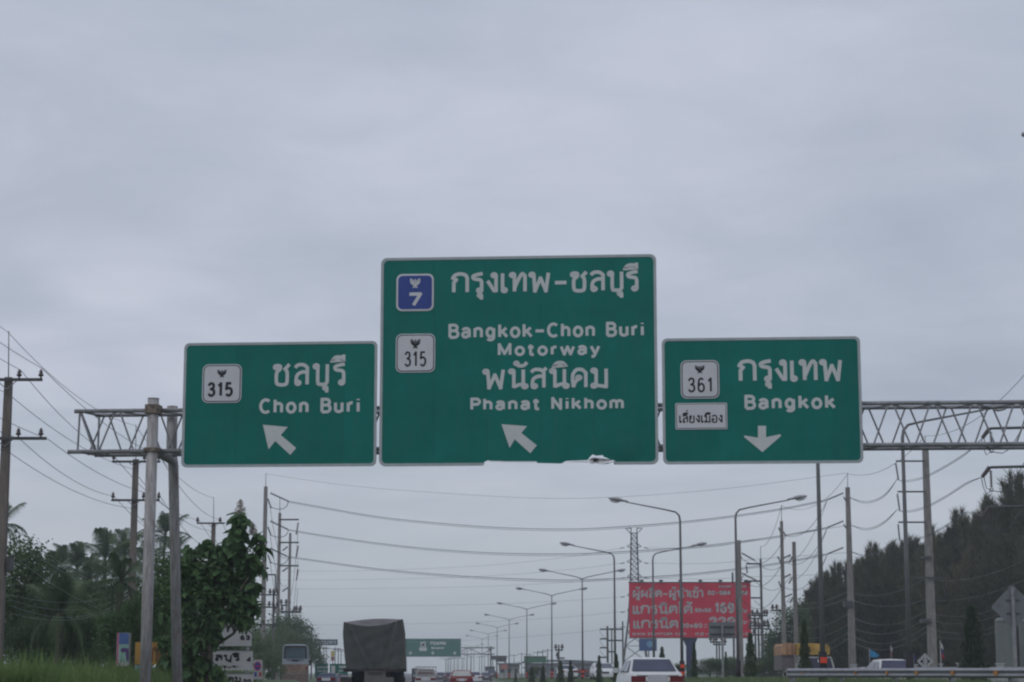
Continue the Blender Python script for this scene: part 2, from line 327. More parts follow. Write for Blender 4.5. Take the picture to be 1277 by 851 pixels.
G = {
 'ก': (.66, [S((.06,0),(.06,.52),(.06,.52),(.16,.68),(.16,.68),(.02,.78),(.02,.78),(.12,.94),(.33,1),(.53,.93),(.6,.75),(.6,.75),(.6,0))]),
 'ร': (.48, [S((.44,1.0),(.22,.95),(.06,.86),(.1,.72),(.34,.66),(.4,.52),(.4,.52),(.4,.1)), O(.32,.08)]),
 'ง': (.46, [O(.3,.9), S((.38,.9),(.38,.9),(.38,.06),(.38,.06),(.3,.06),(.3,.06),(.04,.6))]),
 'เ': (.24, [Ln((.06,1),(.06,.1)), O(.13,.08)]),
 'แ': (.5, [Ln((.06,1),(.06,.1)), O(.13,.08), Ln((.32,1),(.32,.1)), O(.39,.08)]),
 'ท': (.68, [O(.1,.9), Ln((.18,.94),(.18,0)), S((.18,.18),(.38,.76),(.5,.96),(.6,.84),(.6,.84),(.6,0))]),
 'พ': (.84, [O(.08,.9), Ln((.15,.94),(.2,0),(.42,.72),(.64,0),(.74,1))]),
 'ผ': (.74, [O(.17,.88), Ln((.08,.92),(.08,0),(.36,.5),(.62,0),(.62,1))]),
 'ช': (.64, [O(.1,.88,.07), S((.1,.96),(.25,.93),(.24,.76),(.12,.6),(.12,.12),(.22,0),(.44,0),(.53,.12),(.53,.62),(.45,.78),(.45,.78),(.62,1.02))]),
 'ข': (.58, [O(.1,.88,.07), S((.1,.96),(.25,.93),(.24,.76),(.12,.6),(.12,.12),(.2,0),(.42,0),(.5,.12),(.5,.12),(.5,1))]),
 'ล': (.6, [S((.04,.84),(.16,.98),(.38,.98),(.52,.84),(.52,.84),(.52,0)), S((.52,.6),(.32,.62),(.12,.46),(.08,.1)), O(.16,.08)]),
 'ส': (.64, [S((.04,.84),(.16,.98),(.38,.98),(.52,.84),(.52,.84),(.52,0)), S((.52,.6),(.32,.62),(.12,.46),(.08,.1)), O(.16,.08), Ln((.47,.86),(.62,1.08))]),
 'บ': (.62, [O(.1,.9), S((.17,.94),(.17,.94),(.17,.12),(.26,0),(.46,0),(.54,.12),(.54,.12),(.54,1))]),
 'น': (.68, [O(.1,.9), Ln((.18,.94),(.18,0)), S((.18,.04),(.36,.16),(.56,.2)), Ln((.54,1),(.54,.1)), O(.6,.08)]),
 'ม': (.68, [O(.12,.9), Ln((.2,.94),(.2,.1)), O(.12,.08), Ln((.2,.1),(.58,.02),(.58,1))]),
 'ค': (.62, [S((.08,0),(.05,.45),(.07,.72),(.2,.95),(.4,.96),(.55,.78),(.55,.78),(.55,0)), O(.28,.52,.07), S((.26,.44),(.14,.26),(.08,0))]),
 'ต': (.62, [S((.08,0),(.05,.45),(.07,.78),(.18,.97),(.31,.84),(.31,.84),(.44,.97),(.55,.8),(.55,.8),(.55,0)), O(.28,.5,.07), S((.26,.42),(.14,.26),(.08,0))]),
 'ย': (.6, [O(.16,.88,.07), S((.1,.84),(.08,.68),(.22,.58),(.22,.58),(.09,.46),(.08,.14),(.18,0),(.42,0),(.52,.12),(.52,.12),(.52,1))]),
 'อ': (.6, [S((.06,.8),(.18,.96),(.4,.96),(.52,.8),(.52,.14),(.42,0),(.16,0),(.06,.12),(.07,.4)), O(.14,.42)]),
 'า': (.4, [S((.02,.82),(.12,.98),(.26,.96),(.32,.8),(.32,.8),(.32,0))]),
 'ำ': (.4, [O(-.14,1.26,.06), S((.02,.82),(.12,.98),(.26,.96),(.32,.8),(.32,.8),(.32,0))]),
 'โ': (.3, [S((.26,1.46),(.04,1.42),(.16,1.28),(.1,1.12),(.1,1.12),(.1,.1)), O(.17,.08)]),
 'ุ': (0, [O(-.09,-.19,.055), Ln((-.03,-.17),(-.03,-.42))]),
 'ู': (0, [O(-.24,-.19,.055), Ln((-.18,-.17),(-.18,-.38),(-.03,-.38),(-.03,-.16))]),
 'ิ': (0, [S((-.48,1.16),(-.36,1.33),(-.16,1.35),(-.04,1.2),(-.04,1.2),(-.26,1.19),(-.48,1.16))]),
 'ี': (0, [S((-.48,1.16),(-.36,1.33),(-.16,1.35),(-.04,1.2),(-.04,1.2),(-.26,1.19),(-.48,1.16)), Ln((-.03,1.2),(-.03,1.48))]),
 'ื': (0, [S((-.5,1.16),(-.38,1.33),(-.2,1.35),(-.04,1.2),(-.04,1.2),(-.26,1.19),(-.5,1.16)), Ln((-.03,1.2),(-.03,1.46)), Ln((-.16,1.28),(-.16,1.46))]),
 'ั': (0, [O(-.34,1.34,.055), S((-.32,1.26),(-.2,1.2),(-.04,1.24),(.06,1.4))]),
 '่': (0, [Ln((-.05,1.6),(-.05,1.82))]),
 '้': (0, tone()),
 'ฯ': (.5, [O(.1,.7), S((.04,.72),(.16,.5),(.4,.6),(.44,.9)), Ln((.42,.8),(.42,.1))]),
 '²': (.3, [S((.02,.9),(.1,1.0),(.2,.9),(.02,.6),(.02,.6),(.24,.6))]),
 'B': (.68, [S((.08,0),(.08,0),(.08,1),(.08,1),(.4,1),(.4,1),(.55,.92),(.55,.64),(.4,.54),(.4,.54),(.08,.54)), S((.4,.54),(.4,.54),(.58,.46),(.6,.14),(.42,0),(.42,0),(.08,0))]),
 'C': (.7, [Arc(.38,.5,.31,.5,48,312)]),
 'M': (.84, [Ln((.08,0),(.08,1),(.4,.12),(.72,1),(.72,0))]),
 'P': (.64, [S((.08,0),(.08,0),(.08,1),(.08,1),(.38,1),(.38,1),(.56,.9),(.56,.58),(.38,.46),(.38,.46),(.08,.46))]),
 'N': (.72, [Ln((.08,0),(.08,1),(.58,0),(.58,1))]),
 'H': (.7, [Ln((.08,0),(.08,1)), Ln((.58,0),(.58,1)), Ln((.08,.5),(.58,.5))]),
 'O': (.76, [Arc(.38,.5,.31,.5)]),
 'U': (.7, [S((.08,1),(.08,1),(.08,.24),(.2,.02),(.46,.02),(.58,.24),(.58,.24),(.58,1))]),
 'R': (.7, [S((.08,0),(.08,0),(.08,1),(.08,1),(.4,1),(.4,1),(.56,.9),(.56,.62),(.4,.5),(.4,.5),(.08,.5)), Ln((.36,.5),(.6,0))]),
 'I': (.2, [Ln((.1,0),(.1,1))]),
 'a': (.54, [S((.07,.56),(.14,.7),(.34,.72),(.43,.58),(.43,.58),(.43,0)), S((.43,.42),(.2,.4),(.06,.22),(.14,.02),(.32,.02),(.43,.2))]),
 'n': (.54, [Ln((.08,.72),(.08,0)), S((.08,.5),(.18,.68),(.34,.7),(.43,.55),(.43,.55),(.43,0))]),
 'g': (.56, [Arc(.25,.37,.19,.34), S((.45,.72),(.45,.72),(.45,-.06),(.36,-.24),(.16,-.24),(.08,-.12))]),
 'k': (.54, [Ln((.08,1),(.08,0)), Ln((.44,.72),(.12,.34)), Ln((.22,.45),(.48,0))]),
 'o': (.58, [Arc(.28,.36,.22,.36)]),
 'h': (.54, [Ln((.08,1),(.08,0)), S((.08,.5),(.18,.68),(.34,.7),(.43,.55),(.43,.55),(.43,0))]),
 'u': (.54, [Ln((.44,.72),(.44,0)), S((.44,.22),(.34,.02),(.18,0),(.08,.16),(.08,.16),(.08,.72))]),
 'r': (.38, [Ln((.08,.72),(.08,0)), S((.08,.44),(.16,.64),(.32,.7))]),
 'i': (.2, [Ln((.09,.72),(.09,0)), Ln((.09,.9),(.09,1.0))]),
 't': (.38, [S((.15,.95),(.15,.95),(.15,.14),(.2,.01),(.32,.01)), Ln((.01,.7),(.31,.7))]),
 'w': (.76, [Ln((.03,.72),(.2,0),(.37,.7),(.54,0),(.71,.72))]),
 'y': (.52, [Ln((.04,.72),(.25,.03)), S((.46,.72),(.46,.72),(.26,.0),(.18,-.22),(.05,-.24))]),
 'm': (.84, [Ln((.08,.72),(.08,0)), S((.08,.5),(.17,.68),(.3,.7),(.4,.55),(.4,.55),(.4,0)), S((.4,.5),(.5,.68),(.62,.7),(.72,.55),(.72,.55),(.72,0))]),
 's': (.46, [S((.38,.6),(.24,.72),(.08,.62),(.1,.44),(.34,.32),(.38,.12),(.22,0),(.04,.12))]),
 'c': (.5, [Arc(.27,.36,.2,.36,50,310)]),
 'l': (.2, [Ln((.09,1),(.09,0))]),
 'x': (.5, [Ln((.05,.72),(.42,0)), Ln((.42,.72),(.05,0))]),
 '-': (.56, [Ln((.04,.45),(.50,.45))]), '.': (.22, [Ln((.1,.0),(.1,.06))]), ':': (.22, [Ln((.1,.05),(.1,.12)), Ln((.1,.5),(.1,.57))]),
 '=': (.5, [Ln((.06,.28),(.42,.28)), Ln((.06,.54),(.42,.54))]), '/': (.36, [Ln((.03,-.05),(.3,1.02))]), ' ': (.34, []),
 '0': (.58, [Arc(.28,.5,.21,.5)]), '1': (.44, [Ln((.08,.78),(.26,1),(.26,0))]),
 '2': (.56, [S((.06,.7),(.1,.9),(.26,1),(.44,.9),(.44,.66),(.05,0),(.05,0),(.48,0))]),
 '3': (.56, [S((.06,.82),(.2,1),(.4,.94),(.42,.68),(.24,.54),(.24,.54),(.44,.44),(.46,.14),(.24,0),(.05,.16))]),
 '4': (.58, [Ln((.38,0),(.38,1),(.04,.3),(.52,.3))]),
 '5': (.56, [S((.44,1),(.44,1),(.12,1),(.12,1),(.08,.54),(.08,.54),(.26,.62),(.45,.5),(.46,.2),(.28,0),(.06,.12))]),
 '6': (.58, [S((.42,.88),(.28,1),(.12,.86),(.07,.4),(.1,.12),(.28,0),(.46,.14),(.46,.44),(.3,.6),(.1,.46))]),
 '7': (.54, [Ln((.04,1),(.47,1),(.2,0))]),
 '8': (.58, [Arc(.28,.76,.17,.24), Arc(.28,.27,.21,.27)]),
 '9': (.58, [S((.14,.12),(.28,0),(.44,.14),(.48,.6),(.44,.88),(.28,1),(.1,.86),(.1,.56),(.26,.4),(.45,.54))]),
}
def arc_(cx_, cy_, rx, ry, a0, a1, n=12): return tuple((cx_ + rx * cos(radians(a0 + (a1 - a0) * i / n)), cy_ + ry * sin(radians(a0 + (a1 - a0) * i / n))) for i in range(n + 1))
G['B'] = (.68, [('L', ((.08, 0), (.08, 1), (.34, 1)) + arc_(.36, .77, .19, .23, 90, -90) + ((.08, .54),)), ('L', ((.36, .54),) + arc_(.38, .27, .22, .27, 90, -90) + ((.08, 0),))])
G['P'] = (.64, [('L', ((.08, 0), (.08, 1), (.34, 1)) + arc_(.36, .74, .21, .26, 90, -90) + ((.08, .48),))])
G['R'] = (.70, [('L', ((.08, 0), (.08, 1), (.34, 1)) + arc_(.36, .75, .20, .25, 90, -90) + ((.08, .5),)), Ln((.36, .5), (.6, 0))])
G['n'] = (.54, [Ln((.08, .72), (.08, 0)), ('L', arc_(.255, .50, .175, .21, 180, 0) + ((.43, 0),))])
G['h'] = (.54, [Ln((.08, 1), (.08, 0)), ('L', arc_(.255, .50, .175, .21, 180, 0) + ((.43, 0),))])
G['u'] = (.54, [Ln((.43, .72), (.43, 0)), ('L', ((.08, .72),) + arc_(.255, .22, .175, .21, 180, 360))])
G['m'] = (.84, [Ln((.08, .72), (.08, 0)), ('L', arc_(.235, .52, .155, .19, 180, 0) + ((.39, 0),)), ('L', arc_(.545, .52, .155, .19, 180, 0) + ((.70, 0),))])
G['r'] = (.38, [Ln((.08, .72), (.08, 0)), ('L', arc_(.28, .46, .2, .24, 180, 80))])
G['g'] = (.56, [Arc(.25, .37, .18, .34), ('L', ((.44, .72), (.44, 0)) + arc_(.26, -.04, .18, .2, 0, -150))])
G['a'] = (.54, [('L', arc_(.25, .52, .18, .20, 165, 0) + ((.43, 0),)), ('L', ((.43, .42), (.24, .40)) + arc_(.23, .21, .16, .20, 90, 290) + ((.43, .20),))])
for ch_, k_ in (('B', .84), ('C', .88), ('P', .86), ('N', .86), ('M', .92), ('o', .94)): G[ch_] = (G[ch_][0] * k_, [(a, tuple((x * k_, z) for x, z in q)) for a, q in G[ch_][1]])
def text_lines(txt, sp=.12):
    """one list of strokes for each letter; vowel and tone marks go with the letter they stand on"""
    x = 0; out = []; last = 0
    for ch in txt:
        w, st = G[ch]
        b = x
        if w == 0: b = last
        elif st: out.append([])
        for k, p in st:
            q = cat_rom(p) if k == 'S' else list(p)
            out[-1].append([(a + b, c) for a, c in q])
        if w: x += w + sp; last = x - sp - .06
    return out
def ribbons(mb, lines, w, to3, d0=0.0, dstep=.0004):
    """thick strokes: to3(x, z, d) -> 3D; every stroke lies on its own shallow level"""
    brk = []
    for ln in lines:
        cur = [ln[0]]
        cl = len(ln) > 3 and hypot(ln[0][0] - ln[-1][0], ln[0][1] - ln[-1][1]) < 1e-4
        for j in range(1, len(ln) - 1):
            a, b, c = ln[j - 1], ln[j], ln[j + 1]
            l1 = hypot(b[0] - a[0], b[1] - a[1]) or 1e-9; l2 = hypot(c[0] - b[0], c[1] - b[1]) or 1e-9
            dt = ((b[0] - a[0]) * (c[0] - b[0]) + (b[1] - a[1]) * (c[1] - b[1])) / (l1 * l2)
            cur.append(b)
            if dt < .35 and not cl:
                k_ = w * .34
                cur[-1] = (b[0] + (b[0] - a[0]) / l1 * k_, b[1] + (b[1] - a[1]) / l1 * k_)
                brk.append(cur); cur = [(b[0] - (c[0] - b[0]) / l2 * k_, b[1] - (c[1] - b[1]) / l2 * k_)]
        cur.append(ln[-1]); brk.append(cur)
    for i, ln in enumerate(brk):
        d = d0 + dstep * (i + 1)
        ln = [p for j, p in enumerate(ln) if j == 0 or hypot(p[0] - ln[j - 1][0], p[1] - ln[j - 1][1]) > w * .08 or j == len(ln) - 1]
        if len(ln) < 2: continue
        closed = hypot(ln[0][0] - ln[-1][0], ln[0][1] - ln[-1][1]) < 1e-4
        n = len(ln); Lp = []; Rp = []
        for j in range(n):
            if closed: a = ln[j - 1] if j > 0 else ln[n - 2]; c = ln[(j + 1)] if j < n - 1 else ln[1]
            else: a = ln[max(j - 1, 0)]; c = ln[min(j + 1, n - 1)]
            b = ln[j]
            t1 = (b[0] - a[0], b[1] - a[1]); t2 = (c[0] - b[0], c[1] - b[1])
            l1 = hypot(*t1) or 1; l2 = hypot(*t2) or 1
            if hypot(*t1) < 1e-9: t1 = t2; l1 = l2
            if hypot(*t2) < 1e-9: t2 = t1; l2 = l1
            n1_ = (-t1[1] / l1, t1[0] / l1); n2_ = (-t2[1] / l2, t2[0] / l2)
            m = (n1_[0] + n2_[0], n1_[1] + n2_[1]); lm = hypot(*m) or 1e-6
            m = (m[0] / lm, m[1] / lm); k = min(1.6, 1 / max(.35, m[0] * n1_[0] + m[1] * n1_[1]))
            Lp.append((b[0] + m[0] * k * w / 2, b[1] + m[1] * k * w / 2)); Rp.append((b[0] - m[0] * k * w / 2, b[1] - m[1] * k * w / 2))
        k0 = len(mb.v)
        for j in range(n): mb.v.append(tuple(to3(*Lp[j], d))); mb.v.append(tuple(to3(*Rp[j], d)))
        for j in range(n - 1): a = k0 + 2 * j; mb.f.append((a, a + 1, a + 3, a + 2))
    return mb
def text_fit(par, name, m, txt, x0, z0, x1, z1, w, to3, d0=0.0, sp=.12):
    """letters of txt scaled so that the inked area fills [x0,x1] x [z0,z1]; each letter is one mesh"""
    L_ = text_lines(txt, sp)
    xs = [p[0] for g in L_ for l in g for p in l]; zs = [p[1] for g in L_ for l in g for p in l]
    a, b, c, d = min(xs), max(xs), min(zs), max(zs); h = w / 2
    fx = (x1 - x0 - w) / (b - a) if b - a > 1e-6 else 1; fz = (z1 - z0 - w) / (d - c) if d - c > 1e-6 else 1
    for g in L_:
        mb = MB(); ribbons(mb, [[(x0 + h + (p[0] - a) * fx, z0 + h + (p[1] - c) * fz) for p in l] for l in g], w, to3, d0)
        mb.build(name, m, par)

def rrect(x0, z0, x1, z1, r, n=5):
    out = []
    for cx_, cz_, a0 in ((x1 - r, z1 - r, 0), (x0 + r, z1 - r, 90), (x0 + r, z0 + r, 180), (x1 - r, z0 + r, 270)):
        for i in range(n + 1):
            t = radians(a0 + 90 * i / n); out.append((cx_ + r * cos(t), cz_ + r * sin(t)))
    return out[::-1]
# ------------------------------------------------------------------ setting: ground, road, median
def build_ground():
    us = [-1200, -600, -300, -160, -100, -70, -50, -40, -32, -26, -21, -18] + [x * .5 for x in range(-34, 50)] + [26, 30, 36, 45, 60, 90, 140, 220, 400, 700, 1200]
    ys = [-40, -20, 0, 15, 30] + list(range(36, 200, 4)) + list(range(200, 420, 12)) + [430, 460, 500, 560, 640, 760, 950, 1200, 1600, 2200]
    V = []; Fc = []
    for y in ys:
        for u in us:
            x = XU(u, y); V.append((x, y, gz(x, y)))
    n = len(us)
    for j in range(len(ys) - 1):
        for i in range(n - 1):
            a = j * n + i; Fc.append((a, a + 1, a + 1 + n, a + n))
    me = npmesh('ground', V, Fc, EARTH, True)
    tag(link('ground', me), kind='structure')
build_ground()
def strip(name, u0f, u1f, ys, dz, m, parent=None, kind='structure', nu=6):
    V = []; Fc = []
    for y in ys:
        a, b = u0f(y), u1f(y)
        for i in range(nu + 1):
            u = a + (b - a) * i / nu; x = XU(u, y); V.append((x, y, gz(x, y) + dz))
    n = nu + 1
    for j in range(len(ys) - 1):
        for i in range(nu): a = j * n + i; Fc.append((a, a + 1, a + 1 + n, a + n))
    o = link(name, npmesh(name, V, Fc, m, True), parent)
    if kind: tag(o, kind=kind)
    return o
YS = [-40, -20, 0, 15, 30] + list(range(36, 200, 4)) + list(range(200, 420, 12)) + [430, 460, 500, 560, 640, 760, 950, 1200, 1600, 2200]
lw_ = lambda y: -(5.4 + 9 * ss(110, 190, y))
road = strip('road', lw_, lambda y: 10.2, YS, .012, ASPH)
strip('opposite_road', lambda y: 19.2, lambda y: 29.5, YS, .012, ASPH)
for u0 in (-1.8, 1.8, 5.4):
    k = 0
    for i in range(60):
        y = 20 + i * 12
        if y > 640: break
        strip('lane_marking', lambda q: u0 - .07, lambda q: u0 + .07, [y, y + 3, y + 6], .018, PAINTW, road, None, 1)
strip('edge_line', lambda q: 9.55, lambda q: 9.7, YS, .018, PAINTW, road, None, 1)
strip('edge_line', lambda q: lw_(q) + .5, lambda q: lw_(q) + .65, YS, .018, PAINTW, road, None, 1)
# median kerb
kb = MB()
yy = [y for y in YS if -20 <= y <= 950]
kb.loft([[(XU(10.2, y), y, gz(XU(10.2, y), y) - .05), (XU(10.2, y), y, gz(XU(10.2, y), y) + .14), (XU(10.38, y), y, gz(XU(10.38, y), y) + .145), (XU(10.38, y), y, gz(XU(10.38, y), y) - .05)] for y in yy])
tag(kb.build('kerb', mat('kerb_concrete', (.27, .27, .26), .9, var=.2, scale=1)), kind='structure')

# ------------------------------------------------------------------ grass
def blades(name, pts, hmin, hmax, wid, m, seed):
    rng = np.random.default_rng(seed); P = np.array(pts, np.float32); n = len(P)
    h = rng.uniform(hmin, hmax, n) ** 1; a = rng.uniform(0, 2 * pi, n); ln = rng.uniform(.05, .45, n) * h; b = rng.uniform(0, 2 * pi, n)
    w = rng.uniform(.6, 1.3, n) * wid
    d = np.stack([np.cos(a) * w, np.sin(a) * w, np.zeros(n)], 1)
    tip = P + np.stack([np.cos(b) * ln, np.sin(b) * ln, h], 1); mid = P + np.stack([np.cos(b) * ln * .3, np.sin(b) * ln * .3, h * .55], 1)
    V = np.stack([P - d, P + d, mid + d * .7, tip, mid - d * .7], 1).reshape(-1, 3)
    k = np.arange(n)[:, None] * 5
    Fc = np.concatenate([k + [0, 1, 2], k + [0, 2, 4], k + [4, 2, 3]], 0)
    return tag(link(name, npmesh(name, V, Fc, m)), kind='stuff')
rnd = random.Random(3)
pts = []
while len(pts) < 46000:
    D = 36 + 74 * rnd.random() ** 1.5; px = rnd.uniform(-40, 330); X = (px - PX0) / F * D
    if -U(X, D) > 6.3: pts.append((X, D, gz(X, D) - .02))
o = blades('tall_verge_grass', pts, .18, .62, .014, GRASS, 1); tag(o, 'tall bright green grass on the left verge in front of the palms', 'grass')
# taller weed stems
pts = [p for p in pts[:2600] if p[1] < 80]
o = blades('verge_weeds', pts, .5, .95, .02, GRASS, 11); tag(o, 'scattered taller weeds rising from the left verge grass', 'weeds')
pts = []
while len(pts) < 52000:
    D = 42 + 260 * rnd.random() ** 1.7; u = rnd.uniform(11.2, 18.8); X = XU(u, D); pts.append((X, D, gz(X, D) - .02))
o = blades('median_grass', pts, .06, .22, .02, GRASS2, 2); tag(o, 'short green grass on the raised median under the street lamps', 'grass')

# ------------------------------------------------------------------ the gantry and its signs
GA = atan2(-1.5, 20.7)
GE = Vector((cos(GA), sin(GA), 0)); GN = Vector((-sin(GA), cos(GA), 0))
GP = at(640, 508, 43.5); GP.z = 0
def on_gantry(px, py, off=0.0):
    """pixel -> (u along the gantry, z) on the vertical plane 'off' metres behind the front chord"""
    r = ray(px, py); o = Vector((0, 0, EYE)); p0 = GP + GN * off
    t = (p0 - o).dot(GN) / r.dot(GN); q = o + r * t
    return (q - p0).dot(GE), q.z
def gworld(u, n, z): return GP + GE * u + GN * n + Vector((0, 0, z))
ztop = on_gantry(640, 508)[1]; zbot = on_gantry(640, 559.3)[1]
uL = on_gantry(93, 515)[0]; uR = on_gantry(1560, 500)[0]; uP = on_gantry(190, 540, -.2)[0]; uPR = on_gantry(1500, 540)[0]
DEP = .74
gz0 = gz(*gworld(uP, 0, 0).xy)
gan = thing('sign_gantry', 'grey tubular lattice truss gantry on two round posts carrying the three green signs', 'gantry', gworld(uP, 0, gz0), GA)
def gl(u, n, z): return (u - uP, n, z - gz0)
for (n_, z_, u0, rr) in ((0, ztop, uL, .047), (0, zbot, uL - .12, .047), (DEP, ztop, uL + .28, .043), (DEP, zbot, uL + .28, .043)):
    MB().tube([gl(u0, n_, z_), gl((u0 + uR) / 2, n_, z_ + .015), gl(uR, n_, z_)], rr, 10).build('chord', GALV, gan, True)
bay = (on_gantry(1215.5, 505)[0] - on_gantry(1110.8, 505)[0]) / 2
uN = on_gantry(1110.8, 505)[0]; uN -= bay * int((uN - uL) / bay)
def brace(a, b, r=.021): MB().tube([gl(*a), gl(*b)], r, 6, False).build('brace', GALV, gan, True)
k = uN
while k < uR:
    for (n_, sh) in ((0, 0), (DEP, bay / 2)):
        a = k + sh
        if a + bay < uR:
            brace((a - .05, n_ + .0, ztop), (a - bay / 2 + .05, n_, zbot)) if a - bay / 2 > uL else None
            brace((a + .05, n_, ztop), (a + bay / 2 - .05, n_, zbot))
    if k + bay < uR:
        brace((k, 0, ztop - .01), (k + bay / 2, DEP, ztop - .01), .018); brace((k + bay / 2, DEP, ztop - .02), (k + bay, 0, ztop - .02), .018)
        brace((k, 0, zbot + .01), (k + bay / 2, DEP, zbot + .01), .018); brace((k + bay / 2, DEP, zbot + .02), (k + bay, 0, zbot + .02), .018)
    k += bay
for a, b in (((uL + .12, 0, ztop), (uL + .1, 0, zbot)), ((uL + .35, DEP, ztop), (uL + .35, DEP, zbot)), ((uL + .14, 0, ztop), (uL + .35, DEP, zbot)), ((uL + .12, 0, ztop), (uL + .33, DEP, ztop)), ((uL + .1, 0, zbot), (uL + .33, DEP, zbot))): brace(a, b, .024)
PR = .123
def posts(u, top):
    MB().tube([gl(u, -.19, gz0 - .3), gl(u, -.19, gz0 + 3), gl(u, -.19, top)], PR, 20).build('post', STEEL, gan, True)
    MB().tube([gl(u, -.19, top), gl(u, -.19, top + .01)], PR + .008, 20).build('post_cap', GALV, gan)
    ze = zbot - .12
    rp = MB(); rp.tube([gl(u + .46, DEP + .30, gz0 - .3), gl(u + .205, DEP + .23, ze - .1), gl(u + .165, DEP + .19, ze + .15), gl(u + .155, DEP + .19, top - .02)], [.115, .115, .12, .12], 20).build('post', STEEL, gan, True)
    MB().tube([gl(u, -.19, ze + .22), gl(u + .12, .3, ze + .06), gl(u + .205, DEP + .2, ze)], .1, 14).build('elbow_strut', STEEL, gan, True)
    for z_ in (ztop, zbot):
        MB().box(u - uP - .15, u - uP + .15, -.335, .05, z_ - gz0 - (.10 if z_ == ztop else .04), z_ - gz0 + (.10 if z_ == ztop else .05)).build('clamp_plate', RUST, gan)
        for i in (-1, 1): MB().tube([gl(u + i * .12, -.33, z_), gl(u + i * .12, -.36, z_)], .022, 8).build('bolt', RUST, gan)
posts(uP, on_gantry(193, 497.5, -.19)[1]); posts(uPR, on_gantry(193, 497.5, -.19)[1])

SOFF = -.16      # the sign faces stand this far in front of the front chord
def sign(name, label, px_corners, rad, border_w):
    """corners TL,TR,BR,BL in photo pixels"""
    q = [on_gantry(*c, SOFF) for c in px_corners]
    u0 = (q[0][0] + q[3][0]) / 2; u1 = (q[1][0] + q[2][0]) / 2; z1 = (q[0][1] + q[1][1]) / 2; z0 = (q[2][1] + q[3][1]) / 2
    w = thing(name, label, 'road sign', gworld(u0, SOFF, z0), GA)
    W, H = u1 - u0, z1 - z0
    def T(px, py):
        u, z = on_gantry(px, py, SOFF); return (u - u0, z - z0)
    return w, W, H, T
to3 = lambda x, z, d: (x, -.006 - d, z)
def border(par, W, H, bw, rad, m, gap=None):
    """frame strip lying just in front of the panel; gap=(x0,x1) leaves a torn stretch open along the bottom"""
    ou = rrect(0, 0, W, H, rad, 6); inn = rrect(bw, bw, W - bw, H - bw, rad - bw * .6, 6)
    n = len(ou); b = MB()
    for i in range(n):
        j = (i + 1) % n
        segs = [(0., 1.)]
        if gap and ou[i][1] < 1e-6 and ou[j][1] < 1e-6:
            xa, xb = ou[i][0], ou[j][0]; f = lambda x: (x - xa) / (xb - xa)
            t0, t1 = sorted((f(gap[0]), f(gap[1]))); segs = [(0, max(0, t0)), (min(1, t1), 1)]
        for t0, t1 in segs:
            P = [tuple(a + (c - a) * t for a, c in zip(ou[i], ou[j])) for t in (t0, t1)] + [tuple(a + (c - a) * t for a, c in zip(inn[i], inn[j])) for t in (t1, t0)]
            b.add([(x, -.012, z) for x, z in P] + [(x, -.001, z) for x, z in P], [(0, 1, 2, 3), (0, 4, 5, 1), (3, 2, 6, 7), (4, 7, 6, 5)])
    return b.build('border', m, par)
def text(par, txt, p0, p1, T, w, m, sp=.12):
    """p0 = left/top pixel, p1 = right/bottom pixel (each read at its own end of the line)"""
    a = T(*p0); b = T(*p1); text_fit(par, 'letter', m, txt, a[0], b[1], b[0], a[1], w, to3, 0.0, sp)
def arrow(par, pts_, T, m, d=.0):
    P = [T(*p) for p in pts_]; b = MB(); b.prism(P, -.0085 - d, -.0065 - d)
    return b.build('arrow', m, par)
def emblem(par, x0, z0, x1, z1, m, d0):
    """small winged crest"""
    mb = MB(); f = lambda x, z: (x0 + (x1 - x0) * (x + 1) / 2, z0 + (z1 - z0) * z)
    st = [cat_rom([f(*p) for p in q]) for q in (((0, .95), (0, .05)), ((-.95, 1), (-.85, .55), (-.1, .25)), ((.95, 1), (.85, .55), (.1, .25)), ((-.62, .95), (-.55, .55), (-.05, .3)), ((.62, .95), (.55, .55), (.05, .3)),
          ((-.32, .8), (-.3, .5), (0, .35)), ((.32, .8), (.3, .5), (0, .35)), ((-.45, .02), (0, .22), (.45, .02)), ((-.7, .6), (-.3, .3), (.3, .3), (.7, .6)))]
    ribbons(mb, st, (x1 - x0) * .13, to3, d0, .0003); return mb.build('crest', m, par)
def shield(par, T, c, face, ring, digits, dbox, ebox, ink, dw, rad=.13):
    a = T(c[0], c[1]); b = T(c[2], c[3]); x0, z1 = a; x1, z0 = b
    s = MB().prism(rrect(x0, z0, x1, z1, rad), -.016, -.007).build('route_shield', ring[0], par)
    MB().prism(rrect(x0 + .022, z0 + .022, x1 - .022, z1 - .022, rad - .015), -.019, -.0165).build('shield_line', ring[1], s)
    MB().prism(rrect(x0 + .042, z0 + .042, x1 - .042, z1 - .042, rad - .03), -.022, -.0195).build('shield_face', face, s)
    p = T(dbox[0], dbox[1]); q = T(dbox[2], dbox[3]); text_fit(s, 'digit', ink, digits, p[0], q[1], q[0], p[1], dw, to3, .018, .16)
    p = T(ebox[0], ebox[1]); q = T(ebox[2], ebox[3]); e_ = emblem(s, p[0], q[1], q[0], p[1], ink, .018)
    return s
def panel(par, W, H, rad, m, back=SIGNBACK):
    MB().prism(rrect(0, 0, W, H, rad, 6), 0, .03).build('panel', m, par)
def stiffeners(par, W, zs):
    for z_ in zs: MB().box(.1, W - .1, .032, .09, z_ - .03, z_ + .03).build('rail', GALV, par)

